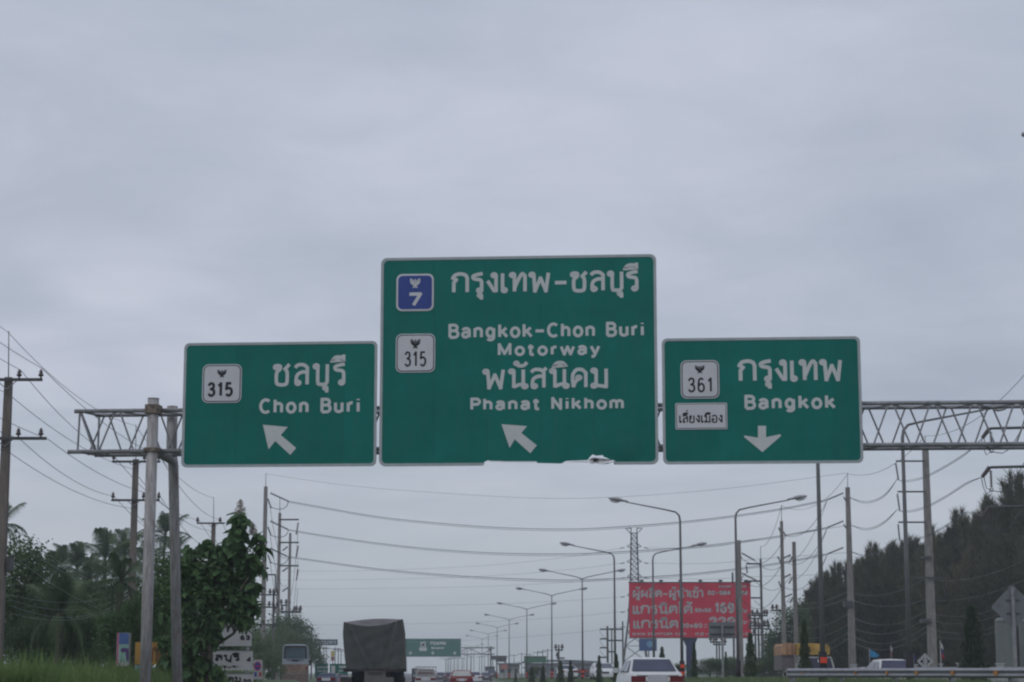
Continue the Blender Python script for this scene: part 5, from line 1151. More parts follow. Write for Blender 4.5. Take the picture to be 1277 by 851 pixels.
# ------------------------------------------------------------------ vehicles (local: +y forward, rear towards the camera)
def wheel(par, x, y, r=.3, w=.19):
    o = MB().tube([(x - w / 2, y, r), (x + w / 2, y, r)], r, 18).build('wheel', RUBBER, par)
    sx = 1 if x > 0 else -1
    MB().tube([(x + sx * (w / 2), y, r), (x + sx * (w / 2 + .012), y, r)], r * .6, 14).build('rim', CHROME, o)
def car(label, loc, rz, paint, L_=4.3, Wd=1.69, H=1.40, kind='sedan', glass=GLASS, name='parked_car', cat='car', group=None, front=False, belt=.93):
    t = thing(name, label, cat, loc, rz, group); hw = Wd / 2
    def ring(y, zt, w, zb=.22, tum=.93):
        pts = [(-w * .90, zb), (-w, zb + .12), (-w, zb + (zt - zb) * .55), (-w * tum, zt - .05), (-w * (tum - .06), zt), (w * (tum - .06), zt), (w * tum, zt - .05), (w, zb + (zt - zb) * .55), (w, zb + .12), (w * .90, zb)]
        return [(x, y, z) for x, z in pts]
    rear = -L_ / 2; fr = L_ / 2
    if kind == 'sedan': lower = [(rear, belt - .15, hw * .90), (rear + .06, belt - .04, hw * .96), (rear + .35, belt + .0, hw), (rear + .85, belt + .02, hw), (rear + L_ * .45, belt, hw), (fr - 1.25, belt - .02, hw), (fr - .5, .80, hw * .97), (fr - .12, .70, hw * .92), (fr, .55, hw * .85)]
    elif kind == 'hatch': lower = [(rear, .80, hw * .92), (rear + .08, belt, hw * .98), (rear + .5, belt + .02, hw), (rear + L_ * .45, belt, hw), (fr - 1.0, belt - .03, hw), (fr - .4, .80, hw * .96), (fr - .1, .68, hw * .9), (fr, .55, hw * .85)]
    else: lower = [(rear, .86, hw * .97), (rear + .06, belt, hw), (rear + 1.6, belt, hw), (rear + L_ * .5, belt, hw), (fr - 1.1, belt, hw), (fr - .35, .90, hw * .96), (fr, .62, hw * .9)]
    MB().loft([ring(*a) for a in [(y, z, w) for y, z, w in lower]]).build('body', paint, t, True)
    if kind == 'sedan': gh = [(rear + .62, belt - .05, .86), (rear + 1.28, H - .03, .70), (rear + 1.9, H, .69), (rear + 2.35, H - .01, .69), (fr - 1.35, belt - .06, .84)]
    elif kind == 'hatch': gh = [(rear + .12, belt - .05, .90), (rear + .5, H - .03, .74), (rear + 1.1, H, .73), (rear + 2.2, H - .02, .73), (fr - 1.0, belt - .06, .86)]
    else: gh = [(rear + 1.75, belt - .05, .90), (rear + 1.95, H - .03, .78), (rear + 2.4, H, .78), (rear + 3.0, H - .02, .78), (fr - 1.0, belt - .06, .88)]
    rg = []
    for (y, zt, k_) in gh:
        zb = belt - .08; f = (zt - zb) / (H - zb); wb = hw * .93; wt_ = hw * k_
        rg.append([(-wb, y, zb), (-(wb + (wt_ - wb) * f), y, zt - .035 * f), (-(wt_ - .07), y, zt), (0, y, zt + .02 * f), ((wt_ - .07), y, zt), ((wb + (wt_ - wb) * f), y, zt - .035 * f), (wb, y, zb)])
    MB().loft(rg).build('cabin', paint, t)
    def pane(name_, a, b, ww0, ww1, out, m=glass):
        (ya, za), (yb, zb) = a, b; MB().add([(-ww0, ya, za), (ww0, ya, za), (ww1, yb, zb), (-ww1, yb, zb)] + [(-ww0, ya - out * .4, za + .004), (ww0, ya - out * .4, za + .004), (ww1, yb - out * .4, zb + .004), (-ww1, yb - out * .4, zb + .004)], [(0, 1, 2, 3), (7, 6, 5, 4), (0, 4, 5, 1), (1, 5, 6, 2), (2, 6, 7, 3), (3, 7, 4, 0)]).build(name_, m, t)
    g0, g1_, g3, g4 = gh[0], gh[1], gh[3], gh[4]
    sl = lambda a, b, f: (a[0] + (b[0] - a[0]) * f, a[1] + (b[1] - a[1]) * f)
    A, B_ = (g0[0], g0[1]), (g1_[0], g1_[1])
    p, q = sl(A, B_, .14), sl(A, B_, .92)
    pane('rear_window', (p[0] - .02, p[1] + .02), (q[0] - .02, q[1] + .015), hw * .80, hw * .66, .03)
    A, B_ = (g4[0], g4[1]), (g3[0], g3[1]); p, q = sl(A, B_, .12), sl(A, B_, .92)
    pane('windscreen', (p[0] + .02, p[1] + .02), (q[0] + .02, q[1] + .015), hw * .80, hw * .66, -.03)
    for sx in (-1, 1):
        y0_, y1_ = gh[0][0] + (.28 if kind != 'pickup' else .1), gh[4][0] - .28; yt0, yt1 = gh[1][0] + .04, gh[3][0] - .04; ym = (yt0 + yt1) / 2
        for (ya, yb, yc, yd) in ((y0_, ym - .04, ym - .04, yt0), (ym + .04, y1_, yt1, ym + .04)):
            xb, xt = hw * .935 + .006, hw * .735 + .012
            MB().add([(sx * xb, ya, belt + .02), (sx * xb, yb, belt + .02), (sx * xt, yc, H - .09), (sx * xt, yd, H - .09), (sx * (xb - .02), ya, belt + .02), (sx * (xb - .02), yb, belt + .02), (sx * (xt - .02), yc, H - .09), (sx * (xt - .02), yd, H - .09)], [(0, 1, 2, 3), (7, 6, 5, 4), (0, 4, 5, 1), (1, 5, 6, 2), (2, 6, 7, 3), (3, 7, 4, 0)]).build('side_window', glass, t)
        MB().box(sx * hw * .97, sx * (hw + .14), gh[4][0] - .45, gh[4][0] - .33, belt - .02, belt + .12).build('wing_mirror', paint, t)
    zl = belt - .21
    for sx in (-1, 1):
        a, b = sorted((sx * hw * .36, sx * hw * .93))
        lm = MB().box(a, b, rear - .018, rear + .12, zl - .07, zl + .10).build('tail_lamp', TAIL, t)
        a, b = sorted((sx * hw * .36, sx * hw * .43)); MB().box(a, b, rear - .026, rear - .019, zl - .05, zl + .08).build('reversing_lamp', CLEAR, lm)
        a, b = sorted((sx * hw * .55, sx * hw * .86)); MB().box(a, b, fr - .10, fr + .02, .56, .70).build('headlight', CLEAR, t)
    MB().box(-.24, .24, rear - .024, rear + .02, zl - .09, zl + .08).build('number_plate', PLATE, t)
    MB().box(-hw * .97, hw * .97, rear - .10, rear + .2, .32, .52).build('bumper', paint, t); MB().box(-hw * .92, hw * .92, fr - .2, fr + .08, .28, .48).build('bumper', paint, t)
    MB().box(-hw * .30, hw * .30, fr - .08, fr + .03, .52, .66).build('grille', DARKM, t)
    for y in (rear + .85, fr - .85):
        for sx in (-1, 1): wheel(t, sx * (hw - .09), y)
    return t
def onroad(px, D): p = at(px, 840, D); return (p.x, D, gz(p.x, D) + .014)
sl_ = onroad(806.5, 59.5)
sc_ = car('white saloon car seen from behind, nearest vehicle on the right', (sl_[0], sl_[1], sl_[2]), RY * 1.7, CARW, 4.4, 1.60, 1.56, belt=1.15)
MB().box(-.012, .012, -1.52, -1.48, 1.15, 1.16).build('washer_nozzle', BLACK, sc_)
MB().tube([(-.6, -2.225, 1.06), (.6, -2.225, 1.06)], .018, 6).build('boot_trim', CHROME, sc_)
car('dull red hatchback with a pale roof ahead in the middle of the road', onroad(575, 139), RY, REDP, 4.0, 1.62, 1.36, 'hatch', PALE)
car('small dark car far ahead under the distant green sign', onroad(549.5, 330), RY, mat('dark_car_paint', (.06, .065, .08), .4), 4, 1.6, 1.4, 'hatch')
car('tiny white car far ahead to the right of the red hatchback', onroad(592, 240), RY, CARW, 4, 1.65, 1.4, 'sedan')
car('tiny dark saloon far ahead left of the far gantry post', onroad(606, 300), RY, mat('dark_car_paint2', (.07, .075, .09), .4), 4, 1.65, 1.35)
car('tiny grey car half hidden by the red hatchback', onroad(561, 260), RY, mat('grey_car_paint', (.14, .12, .13), .4), 4, 1.65, 1.35)
car('tiny dark car beside the far gantry post', onroad(613, 380), RY, mat('dark_car_paint3', (.05, .05, .06), .4), 4, 1.65, 1.5, 'hatch')
car('small dark blue pickup low between the bus and the tarpaulin truck', onroad(409, 126), RY, BLUEP, 4.9, 1.2, 1.16, 'pickup', belt=1.0)
car('small maroon car beside the lower left of the tarpaulin truck', onroad(426.5, 170), RY, REDP, 4, 1.6, 1.0, 'sedan', belt=.7)
def far_car(label, px, D, paint, kind='sedan', H=1.4, rz=pi + RY, W_=1.7, belt=.93, L_=4.3):
    p = at(px, 840, D); return car(label, (p.x, D, gz(p.x, D) + .014), rz, paint, L_, W_, H, kind, belt=belt)
far_car('white hatchback parked beyond the grass between two cypresses', 752, 150, CARW, 'hatch', 1.3)
far_car('low white car beyond the median grass left of the red-roofed kiosk', 707, 180, CARW, 'sedan', 1.3, RY)
far_car('white car roof showing over the guardrail at right', 1104, 102, CARW, 'hatch', 1.30, RY, 1.75, .80, 4.6)
# pickup with a tall pale cargo frame
pk = car('pale pickup with a tall barred cargo frame beside the tarpaulin truck', onroad(531, 152), RY, PALE, 4.9, 1.62, 1.5, 'pickup')
for i in range(7):
    x = -.74 + 1.48 * i / 6; MB().box(x - .025, x + .025, -2.40, -2.35, .93, 1.62).build('cargo_bar', BOARDW, pk)
for z in (1.0, 1.3, 1.62): MB().box(-.78, .78, -2.44, -2.40, z - .035, z + .035).build('cargo_rail', BOARDW, pk)
for sx in (-1, 1):
    for z in (1.3, 1.62): MB().box(sx * .78 - .02, sx * .78 + .02, -2.4, -.7, z - .03, z + .03).build('cargo_rail', BOARDW, pk)
MB().box(-.6, .6, -2.30, -.9, .95, 1.42).build('cargo', mat('pinkish_load', (.3, .2, .19)), pk)

def truck_box(label, loc, rz, W_, zt, zb, L_, m, name='truck', cabm=BLUEP):
    t = thing(name, label, 'truck', loc, rz); r = -L_ / 2
    MB().box(-W_ / 2, W_ / 2, r, r + L_ * .74, zb, zt).build('cargo_box', m, t)
    for sx in (-.5, .5): MB().box(sx * W_ * .98 - .03, sx * W_ * .98 + .03, r - .03, r + .03, zb, zt).build('corner_post', DARKM, t)
    MB().box(-.02, .02, r - .03, r - .004, zb, zt - .1).build('door_seam', DARKM, t)
    MB().loft([[(-W_ * .46, y, .5), (W_ * .46, y, .5), (W_ * .46, y, 1.2), (W_ * .40, y, z_), (-W_ * .40, y, z_), (-W_ * .46, y, 1.2)] for y, z_ in ((r + L_ * .76, zt - .25), (r + L_ * .93, zt - .3), (r + L_, 1.3))]).build('cab', cabm, t)
    MB().box(-W_ * .42, W_ * .42, r + .1, r + L_ * .8, zb - .25, zb - .01).build('chassis', CHAS, t)
    for sx in (-1, 1):
        MB().box(sx * W_ * .40 - .08, sx * W_ * .40 + .08, r - .05, r + .05, zb - .22, zb - .08).build('tail_lamp', TAIL, t)
        for y in (r + L_ * .2, r + L_ * .85): wheel(t, sx * W_ * .40, y, .42, .26)
    return t
truck_box('dark blue-grey box truck partly hidden by the pale pickup', onroad(521.5, 205), RY, 1.25, 1.68, .75, 5.2, mat('bluegrey_box', (.085, .095, .12), .6), cabm=BLUEP)
# big truck under a tarpaulin
D = 80; sx_ = D / F
tl = onroad(467, D); t = thing('tarpaulin_truck', 'large truck covered with a dark green-grey tarpaulin seen from behind', 'truck', tl, RY * 1.05)
def tp(px, py): p = at(px, py, D); return p.x - tl[0], p.z - tl[2]
rearY = 0.0; Ltr = 6.6
colL, colR = [428.6, 427.6, 428.5, 430.2, 432.2], [501.4, 503.6, 504.3, 505.0, 505.4]
rows_ = [776, 797, 812, 824, 834.5]
NX, NZ = 44, 40; V = []; Fc = []
def edge_x(f, side):
    a = side; i = min(3, int(f * 4)); k_ = f * 4 - i; return a[i] + (a[i + 1] - a[i]) * k_
rg = random.Random(5)
for j in range(NZ + 1):
    fz = j / NZ
    for i in range(NX + 1):
        fx_ = i / NX
        xl, xr = edge_x(fz, colL), edge_x(fz, colR)
        ytop = 775.2 - 4.0 * 0 + (776.3 - 772.2) * (0) + 0
        yt = 775.5 + (772.0 - 775.5) * min(1, fx_ * 1.0)          # top edge of the rear sheet sags in the middle
        yt = yt + 7.2 * sin(pi * fx_) ** .8 * 1.0
        py = yt + (834.8 + .7 * sin(fx_ * 9) - yt) * fz
        px = xl + (xr - xl) * fx_
        x, z = tp(px, py)
        # drape: two folds fanning from the top corners, plus a flat middle
        fl_ = abs(fx_ - (.10 + .30 * fz)) ; fr_ = abs(fx_ - (.92 - .27 * fz))
        y = -.08 * math.exp(-(fl_ / .04) ** 2) * (1.1 - fz) - .08 * math.exp(-(fr_ / .04) ** 2) * (1.1 - fz)
        y += .05 * math.exp(-((fx_ - (.15 + .30 * fz)) / .03) ** 2) * (1.2 - fz) + .05 * math.exp(-((fx_ - (.87 - .26 * fz)) / .03) ** 2) * (1.2 - fz)
        y += .008 * sin(fx_ * 31 + fz * 5) * (.3 + fz) + .006 * sin(fz * 22 + fx_ * 13) - .12 * sin(pi * fx_) * (1 - fz) * .6
        y += .08 * sin(pi * fx_) * fz
        V.append((x, y, z))
for j in range(NZ):
    for i in range(NX): a = j * (NX + 1) + i; Fc.append((a, a + 1, a + NX + 2, a + NX + 1))
link('rear_tarpaulin', npmesh('rear_tarpaulin', V, Fc, TARP, True), t)
# roof sheet, rising from the sagging rear edge to the hoop behind
V = []; Fc = []; NY = 24
for j in range(NY + 1):
    fy = j / NY
    for i in range(NX + 1):
        x, y, z = None, None, None
        fx_ = i / NX; base = V0 = (0, 0, 0)
        yt = 775.5 - 3.5 * fx_ + 7.2 * sin(pi * fx_) ** .8
        x, z = tp(428.6 + (501.4 - 428.6) * fx_, yt)
        ztarget = tp(465, 776.0 - 3.6 * fx_)[1] + .08 * sin(pi * fx_) + .015
        k_ = ss(0, .16, fy); z = z + (ztarget - z) * k_ + .012 * sin(fy * 40) * k_
        yb = -.12 * sin(pi * fx_) * .6
        V.append((x, yb * (1 - k_) + fy * Ltr, z))
for j in range(NY):
    for i in range(NX): a = j * (NX + 1) + i; Fc.append((a, a + 1, a + NX + 2, a + NX + 1))
link('roof_tarpaulin', npmesh('roof_tarpaulin', V, Fc, TARPT, True), t)
for sd_, colx in (('l', colL), ('r', colR)):
    V = []; Fc = []; NS = 30
    for j in range(NZ + 1):
        fz = j / NZ; yt = 775.5 if sd_ == 'l' else 772.0
        px = edge_x(fz, colx); x, z = tp(px, yt + (834.8 - yt) * fz)
        for i in range(NS + 1):
            fy = i / NS; V.append((x + (.012 if sd_ == 'l' else -.012) * sin(fy * 60) + (0.02 * sin(fy * 17 + fz * 4)) * (fy > 0), fy * Ltr, z))
    for j in range(NZ):
        for i in range(NS): a = j * (NS + 1) + i; Fc.append((a, a + 1, a + NS + 2, a + NS + 1))
    link('side_tarpaulin', npmesh('side_tarpaulin', V, Fc, TARP, True), t)
hb = tp(467, 835)[1]
MB().box(-1.24, 1.24, .06, Ltr, hb - .1, hb + .05).build('cargo_bed', CHAS, t)
rp_ = MB().tube([(tp(432, 835)[0], -.12, hb + .02), (tp(448, 836)[0], -.14, hb - .02), (tp(467, 835.5)[0], -.14, hb + .01), (tp(488, 836)[0], -.14, hb - .02), (tp(505, 834)[0], -.12, hb + .04)], .022, 6).build('tie_rope', CHAS, t, True)
MB().box(-.5, .5, .3, Ltr + 1.4, hb - .42, hb - .11).build('chassis', CHAS, t)
a = tp(454.5, 838); b = tp(481, 838)
MB().box(a[0], b[0], -.06, -.02, hb - .85, hb - .06).build('rear_panel', FLAP, t)
MB().box(a[0] + .15, b[0] - .15, -.10, -.065, hb - .17, hb - .11).build('panel_lip', DARKM, t)
MB().box(tp(487, 0)[0], tp(499, 0)[0], -.05, -.01, hb - .85, hb - .30).build('mud_flap', FLAP, t)
MB().box(tp(436, 0)[0], tp(450, 0)[0], -.05, -.01, hb - .85, hb - .30).build('mud_flap', CHAS, t)
MB().box(-1.2, 1.2, .0, .12, hb - .98, hb - .88).build('bumper', CHAS, t)
for sx in (-1, 1):
    MB().box(sx * 1.02 - .10, sx * 1.02 + .10, -.03, .03, hb - .80, hb - .70).build('tail_lamp', TAIL, t)
    for y in (.9, 2.1, 6.9): wheel(t, sx * .98, y, .48, .40)
MB().loft([[(-1.12, y, .6), (1.12, y, .6), (1.12, y, 1.5), (1.02, y, z_), (-1.02, y, z_), (-1.12, y, 1.5)] for y, z_ in ((Ltr + .15, 2.7), (Ltr + 1.4, 2.65), (Ltr + 1.9, 1.5))]).build('cab', BLUEP, t)
a = tp(425.2, 809)
mr = MB().box(a[0] - .10, a[0] + .07, Ltr + .9, Ltr + 1.0, a[1] - .05, a[1] + .26).build('wing_mirror', BLACK, t); MB().tube([(a[0] + .05, Ltr + .95, a[1] + .1), (-1.0, Ltr + .95, a[1] - .05)], .02, 5).build('mirror_arm', BLACK, mr)
MB().box(tp(505.5, 0)[0], tp(508.3, 0)[0], 1.4, 2.2, hb - .3, hb + .28).build('side_box', DARKM, t)

# bus at left
D = 182; bl = onroad(368, D); t = thing('bus', 'dusty white and tan bus with a wide dark rear window, at the left roadside', 'bus', bl, RY * 2.2)
def tp(px, py): p = at(px, py, D); return p.x - bl[0], p.z - bl[2]
W2 = 1.2; HT = tp(368, 803.5)[1]
def brg(y, k_=1.0, dz=0):
    pts = [(-W2, .45), (-W2, 1.5), (-W2 * .97, HT * .72), (-W2 * .93, HT - .28), (-W2 * .80, HT - .05), (0, HT), (W2 * .80, HT - .05), (W2 * .93, HT - .28), (W2 * .97, HT * .72), (W2, 1.5), (W2, .45)]
    return [(x * k_, y, z + (dz if z > 2 else 0)) for x, z in pts]
MB().loft([brg(0, .97, -.06), brg(.25), brg(9.5), brg(9.9, .96, -.1)]).build('body', mat('bus_white', (.28, .32, .36), .5, var=.15, scale=.8), t)
MB().prism([(x * .975, z) for x, z in ((-1.1, HT * .74 - .30), (1.1, HT * .74 - .30), (1.06, HT - .30), (.9, HT - .13), (-.9, HT - .13), (-1.06, HT - .30))], -.05, -.01).build('rear_window', GLASSB, t)
wf = MB().box(-1.0, 1.0, -.07, -.052, HT - .36, HT - .16).build('sun_strip', BLACK, t)
for sx in (-1, 1): MB().box(sx * .93 - .06, sx * .93 + .06, -.07, -.052, HT * .74 - .28, HT - .37).build('window_edge', BLACK, t)
zb = HT * .74 - .36
MB().prism([(-.38, zb - .03), (.38, zb - .03), (.26, zb - .20), (-.26, zb - .20)], -.04, -.005).build('air_intake', BLACK, t)
for i in (-3, -2, -1, 1, 2, 3): MB().box(i * .13 + (.32 if i > 0 else -.32) - .045, i * .13 + (.32 if i > 0 else -.32) + .045, -.035, -.005, zb - .12, zb - .05).build('vent', BLACK, t)
MB().box(-1.17, 1.17, -.03, -.002, zb - 1.25, zb - .45).build('tan_band', mat('dusty_tan', (.22, .155, .11), .8, var=.3, scale=1.4), t)
MB().box(-.5, .5, -.05, -.031, zb - .95, zb - .50).build('engine_hatch', mat('rust_tan', (.20, .12, .09), .8, var=.3, scale=2), t)
MB().box(-1.18, 1.18, -.22, .05, .35, zb - 1.3).build('bumper', mat('dusty_brown', (.17, .12, .10), .8, var=.3), t)
for sx in (-1, 1):
    MB().box(sx * 1.02 - .08, sx * 1.02 + .08, -.06, -.032, zb - .9, zb - .66).build('tail_lamp', TAIL, t)
    for y in (2.2, 7.8): wheel(t, sx * 1.02, y, .5, .3)
    for i in range(6): MB().box(sx * 1.17 - .012, sx * 1.17 + .03 * sx + .012, .8 + i * 1.45, 2.05 + i * 1.45, 1.9, HT - .45).build('side_window', GLASSB, t)
q = tp(347.8, 833); MB().box(q[0] - .12, q[0] + .12, -.1, -.04, q[1] - .12, q[1] + .12).build('marker_lamp', CLEAR, t)
MB().box(W2 + .02, W2 + .22, 9.4, 9.5, 1.9, 2.4).build('wing_mirror', BLACK, t)

# truck with tan canopy on the other side of the guardrail
D = 105; p = at(1010, 834, D); tl = (p.x, D, gz(p.x, D)); t = thing('canopy_truck', 'pickup truck carrying a tan and ochre canvas load behind the median cypress', 'truck', tl, 0)
def tp(px, py): p = at(px, py, D); return p.x - tl[0], p.z - tl[2]
def qbox(x0, y0, x1, y1, ya, yb, m, n, par=None): a = tp(x0, y1); b = tp(x1, y0); return MB().box(a[0], b[0], ya, yb, a[1], b[1]).build(n, m, par or t)
P = [tp(*q) for q in ((995.5, 816.5), (1037, 816.5), (1037.5, 808), (1034.5, 803.8), (1006, 801.5), (996, 803))]
MB().prism(P, .6, 3.6).build('canvas_load', YEL, t)
P = [tp(*q) for q in ((978, 817), (995.2, 817), (994.8, 803.5), (990, 801.8), (980, 802.4), (978, 806))]
MB().prism(P, .9, 4.2).build('canvas_side', TAN, t)
for px in (984, 990.5): qbox(px, 803, px + .7, 816, .86, .895, mat('tan_seam', (.25, .15, .10)), 'seam')
qbox(978.5, 817, 993, 836, 1.0, 4.2, mat('truck_side_grey', (.15, .13, .14)), 'side_board')
cw = mat('truck_white', (.42, .42, .42), .4)
MB().prism([tp(*q) for q in ((993, 852), (1039, 852), (1038, 830), (1034.5, 819.4), (998.5, 819.4), (994, 830))], -.6, .6).build('cab', cw, t)
MB().prism([tp(*q) for q in ((996.2, 834), (1036.4, 834), (1033, 820.8), (999.8, 820.8))], -.63, -.605).build('windscreen', GLASS, t)
q_ = tp(1018.4, 824.6); MB().prism([(q_[0] + .045 * cos(a_), q_[1] + .09 * sin(a_)) for a_ in [2 * pi * i / 10 for i in range(10)]], -.65, -.635).build('windscreen_sticker', CLEAR, t)
q_ = tp(1001, 828); MB().box(q_[0] - .03, q_[0] + .03, -.65, -.635, q_[1] - .05, q_[1] + .05).build('windscreen_sticker', CLEAR, t)
for sx in (-.78, .78): wheel(t, sx, .3, .34, .22); wheel(t, sx, 3.2, .34, .22)
for px in (999, 1031): qbox(px - 2.5, 838, px + 2.5, 842, -.64, -.605, CLEAR, 'headlight')

# ------------------------------------------------------------------ guardrail, white wall, tanks, flags
ga = at(983, 838, 60.5); gb = at(1420, 838, 50)
gd = (gb - ga); gd.z = 0; glen = gd.length; gd.normalize(); grz = atan2(gd.y, gd.x)
gg = gz(ga.x, ga.y)
t = thing('guardrail', 'grey corrugated steel guardrail with amber reflectors on the raised median', 'guardrail', (ga.x, ga.y, gg), grz)
zt = ga.z + .10 - gg
GS = .86
prof = [(-.0, 0), (-.05, -.035), (-.075, -.075), (-.05, -.115), (-.012, -.155), (-.05, -.195), (-.075, -.235), (-.05, -.275), (0, -.31), (.006, -.31), (-.044, -.275), (-.066, -.235), (-.042, -.195), (-.004, -.155), (-.042, -.115), (-.066, -.075), (-.044, -.035), (.006, 0)]
RAILM = mat('guardrail_steel', (.30, .31, .335), .5, metal=.3, var=.15, scale=3)
nseg = max(3, int(glen / 4))
for i in range(nseg):
    a = glen * i / nseg; b = glen * (i + 1) / nseg + .12
    o_ = -.004 * (i % 2)
    rr_ = [[(x, y + o_, zt + z * GS) for y, z in prof] for x in (a, b)]
    MB().loft(rr_).build('beam', RAILM, t)
for i in range(nseg * 2 + 1):
    x = glen * i / (nseg * 2) + .05
    if x < glen: MB().box(x - .05, x + .05, .05, .17, -.4, zt - .02).build('post', GALV, t)
for px in (1003, 1069, 1108, 1145, 1190, 1244):
    r = ray(px, 838); k_ = (Vector((ga.x, ga.y, 0)) - Vector((0, 0, 0))).dot(Vector((-gd.y, gd.x, 0))) / r.dot(Vector((-gd.y, gd.x, 0)))
    x = (r * k_ - Vector((ga.x, ga.y, 0))).dot(gd); rad = .028 + .05 * min(1, (px - 1000) / 240)
    MB().tube([(x, -.06, zt - .155 * GS), (x, -.085, zt - .155 * GS)], rad, 12).build('reflector', AMBER, t)
rg = [(0 - .02, y * 1.0, zt + z) for y, z in prof]
MB().tube([(0, -.04, zt + .0), (-.02, -.04, zt - .13), (0, -.04, zt - .265)], .03, 6).build('end_cap', RAILM, t)
# low white wall with posts
D = 124; wa = at(1060, 834, D); wb = at(1420, 834, D)
t = thing('low_wall', 'low white wall with capped posts behind the guardrail', 'wall', (wa.x, D, gz(wa.x, D)))
zw = wa.z + .22 - gz(wa.x, D); Lw = wb.x - wa.x
MB().box(0, Lw, .02, .14, -.2, zw - .12).build('wall_panel', WALLW, t)
k_ = 0; rr = random.Random(9); x = .1
while x < Lw:
    w_ = rr.choice((.12, .3, .45)); h_ = zw + rr.uniform(-.08, .14); MB().box(x, x + w_, -.05, .2, -.2, h_ - .07).build('wall_post', BOARDW, t); MB().box(x - .05, x + w_ + .05, -.1, .25, h_ - .068, h_).build('post_cap', BOARDW, t); x += rr.uniform(.8, 2.3)
def tank(px, D, wpx, ytop, label):
    p = at(px, ytop, D); g_ = gz(p.x, D); t = thing('storage_tank', label, 'tank', (p.x, D, g_), 0, 'storage tanks at right'); r = wpx / 2 * D / F; H = p.z - g_
    MB().tube([(0, 0, -.2), (0, 0, H - .35 * r - .12)], r, 28).build('shell', TANK, t, False)
    pr = [(r * 1.02, H - .35 * r - .12), (r * .97, H - .25 * r - .05), (r * .75, H - .1 * r), (r * .4, H - .03), (.08, H)]
    MB().loft([[(q * cos(2 * pi * i / 28), q * sin(2 * pi * i / 28), z) for i in range(28)] for q, z in pr]).build('dome', TANK, t, True)
    for i in range(16):
        a_ = 2 * pi * i / 16; MB().box(r * cos(a_) - .012, r * cos(a_) + .012, r * sin(a_) - .012, r * sin(a_) + .012, 0, H - .4 * r - .12).build('rib', TANK, t)
    MB().tube([(0, 0, H - .02), (0, 0, H + .1)], .1, 8).build('vent_cap', DARKM, t)
tank(1251, 135, 21, 770, 'grey ribbed storage tank left of the diamond sign post'); tank(1281, 137, 22, 771, 'grey ribbed storage tank cut by the right edge')
def flag(label, px, ytop, D, cols, pts_, m=GALV):
    p = at(px, ytop, D); g_ = gz(p.x, D); t = thing('flag', label, 'flag', (p.x, D, g_), 0, 'small flags behind the guardrail')
    MB().tube([(0, 0, -.2), (0, 0, p.z - g_)], .03, 6).build('flagpole', m, t)
    n = len(cols)
    for i, c in enumerate(cols):
        V = []; Fc = []
        for j in range(9):
            f = j / 8
            top = [Vector(at(*pts_[0], D)).lerp(at(*pts_[1], D), f), Vector(at(*pts_[3], D)).lerp(at(*pts_[2], D), f)]
            for k2 in (i / n, (i + 1) / n):
                q = top[0].lerp(top[1], k2); V.append((q.x - p.x, .06 * sin(f * 7), q.z - g_))
        Fc = [(2 * j, 2 * j + 1, 2 * j + 3, 2 * j + 2) for j in range(8)]
        m0 = MB(); m0.add(V, Fc); m0.add([(x, y + .012, z) for x, y, z in V], [f_[::-1] for f_ in Fc]); m0.build('cloth', c, t)
flag('light blue pennant flag behind the guardrail left of the white roof', 1084, 809, 125, [FLB], [(1084, 809.5), (1097, 817), (1095, 820), (1084, 820)])
flag('white and dark pennant hanging limp by its pole', 1111, 804, 125, [FLW, FLR], [(1110, 806), (1113, 808), (1112.5, 818), (1110.5, 817)])
flag('red white and navy striped flag hanging by a white pole', 1172.5, 799, 125, [FLW, FLN, FLR], [(1172.5, 800), (1176, 806), (1178, 822), (1173, 820)], BOARDW)
flag('short dark flagpole with a navy cloth left of the white diamond', 1139, 815, 125, [FLN], [(1139, 816), (1143, 818), (1142, 824), (1139, 824)])

# ------------------------------------------------------------------ vegetation
def leaf_cloud(centers, n, size, seed, asp=.55, droop=.0, flat=.6):
    """n small leaf quads spread on and in lumps; centers (x,y,z,r)"""
    rng = np.random.default_rng(seed); C = np.array([c[:3] for c in centers]); R = np.array([c[3] for c in centers])
    w = R ** 2.2; idx = rng.choice(len(C), n, p=w / w.sum())
    d = rng.normal(size=(n, 3)); d /= np.linalg.norm(d, axis=1)[:, None]; rr = R[idx] * (rng.random(n) ** .42) * (1 + .18 * rng.normal(size=n))
    P = C[idx] + d * rr[:, None] * np.array([1, 1, .85])
    a = rng.normal(size=(n, 3)); a[:, 2] = a[:, 2] * flat - droop; a /= np.linalg.norm(a, axis=1)[:, None]
    b = np.cross(a, rng.normal(size=(n, 3))); b /= np.linalg.norm(b, axis=1)[:, None]
    s = size * rng.uniform(.6, 1.35, n)[:, None]
    nrm = np.cross(a, b)
    V = np.stack([P, P + a * s * .5 + b * s * asp * .5 + nrm * s * .08, P + a * s - nrm * s * .05, P + a * s * .5 - b * s * asp * .5 + nrm * s * .08], 1).reshape(-1, 3)
    k_ = np.arange(n)[:, None] * 4
    return V, k_ + np.array([[0, 1, 2, 3]])
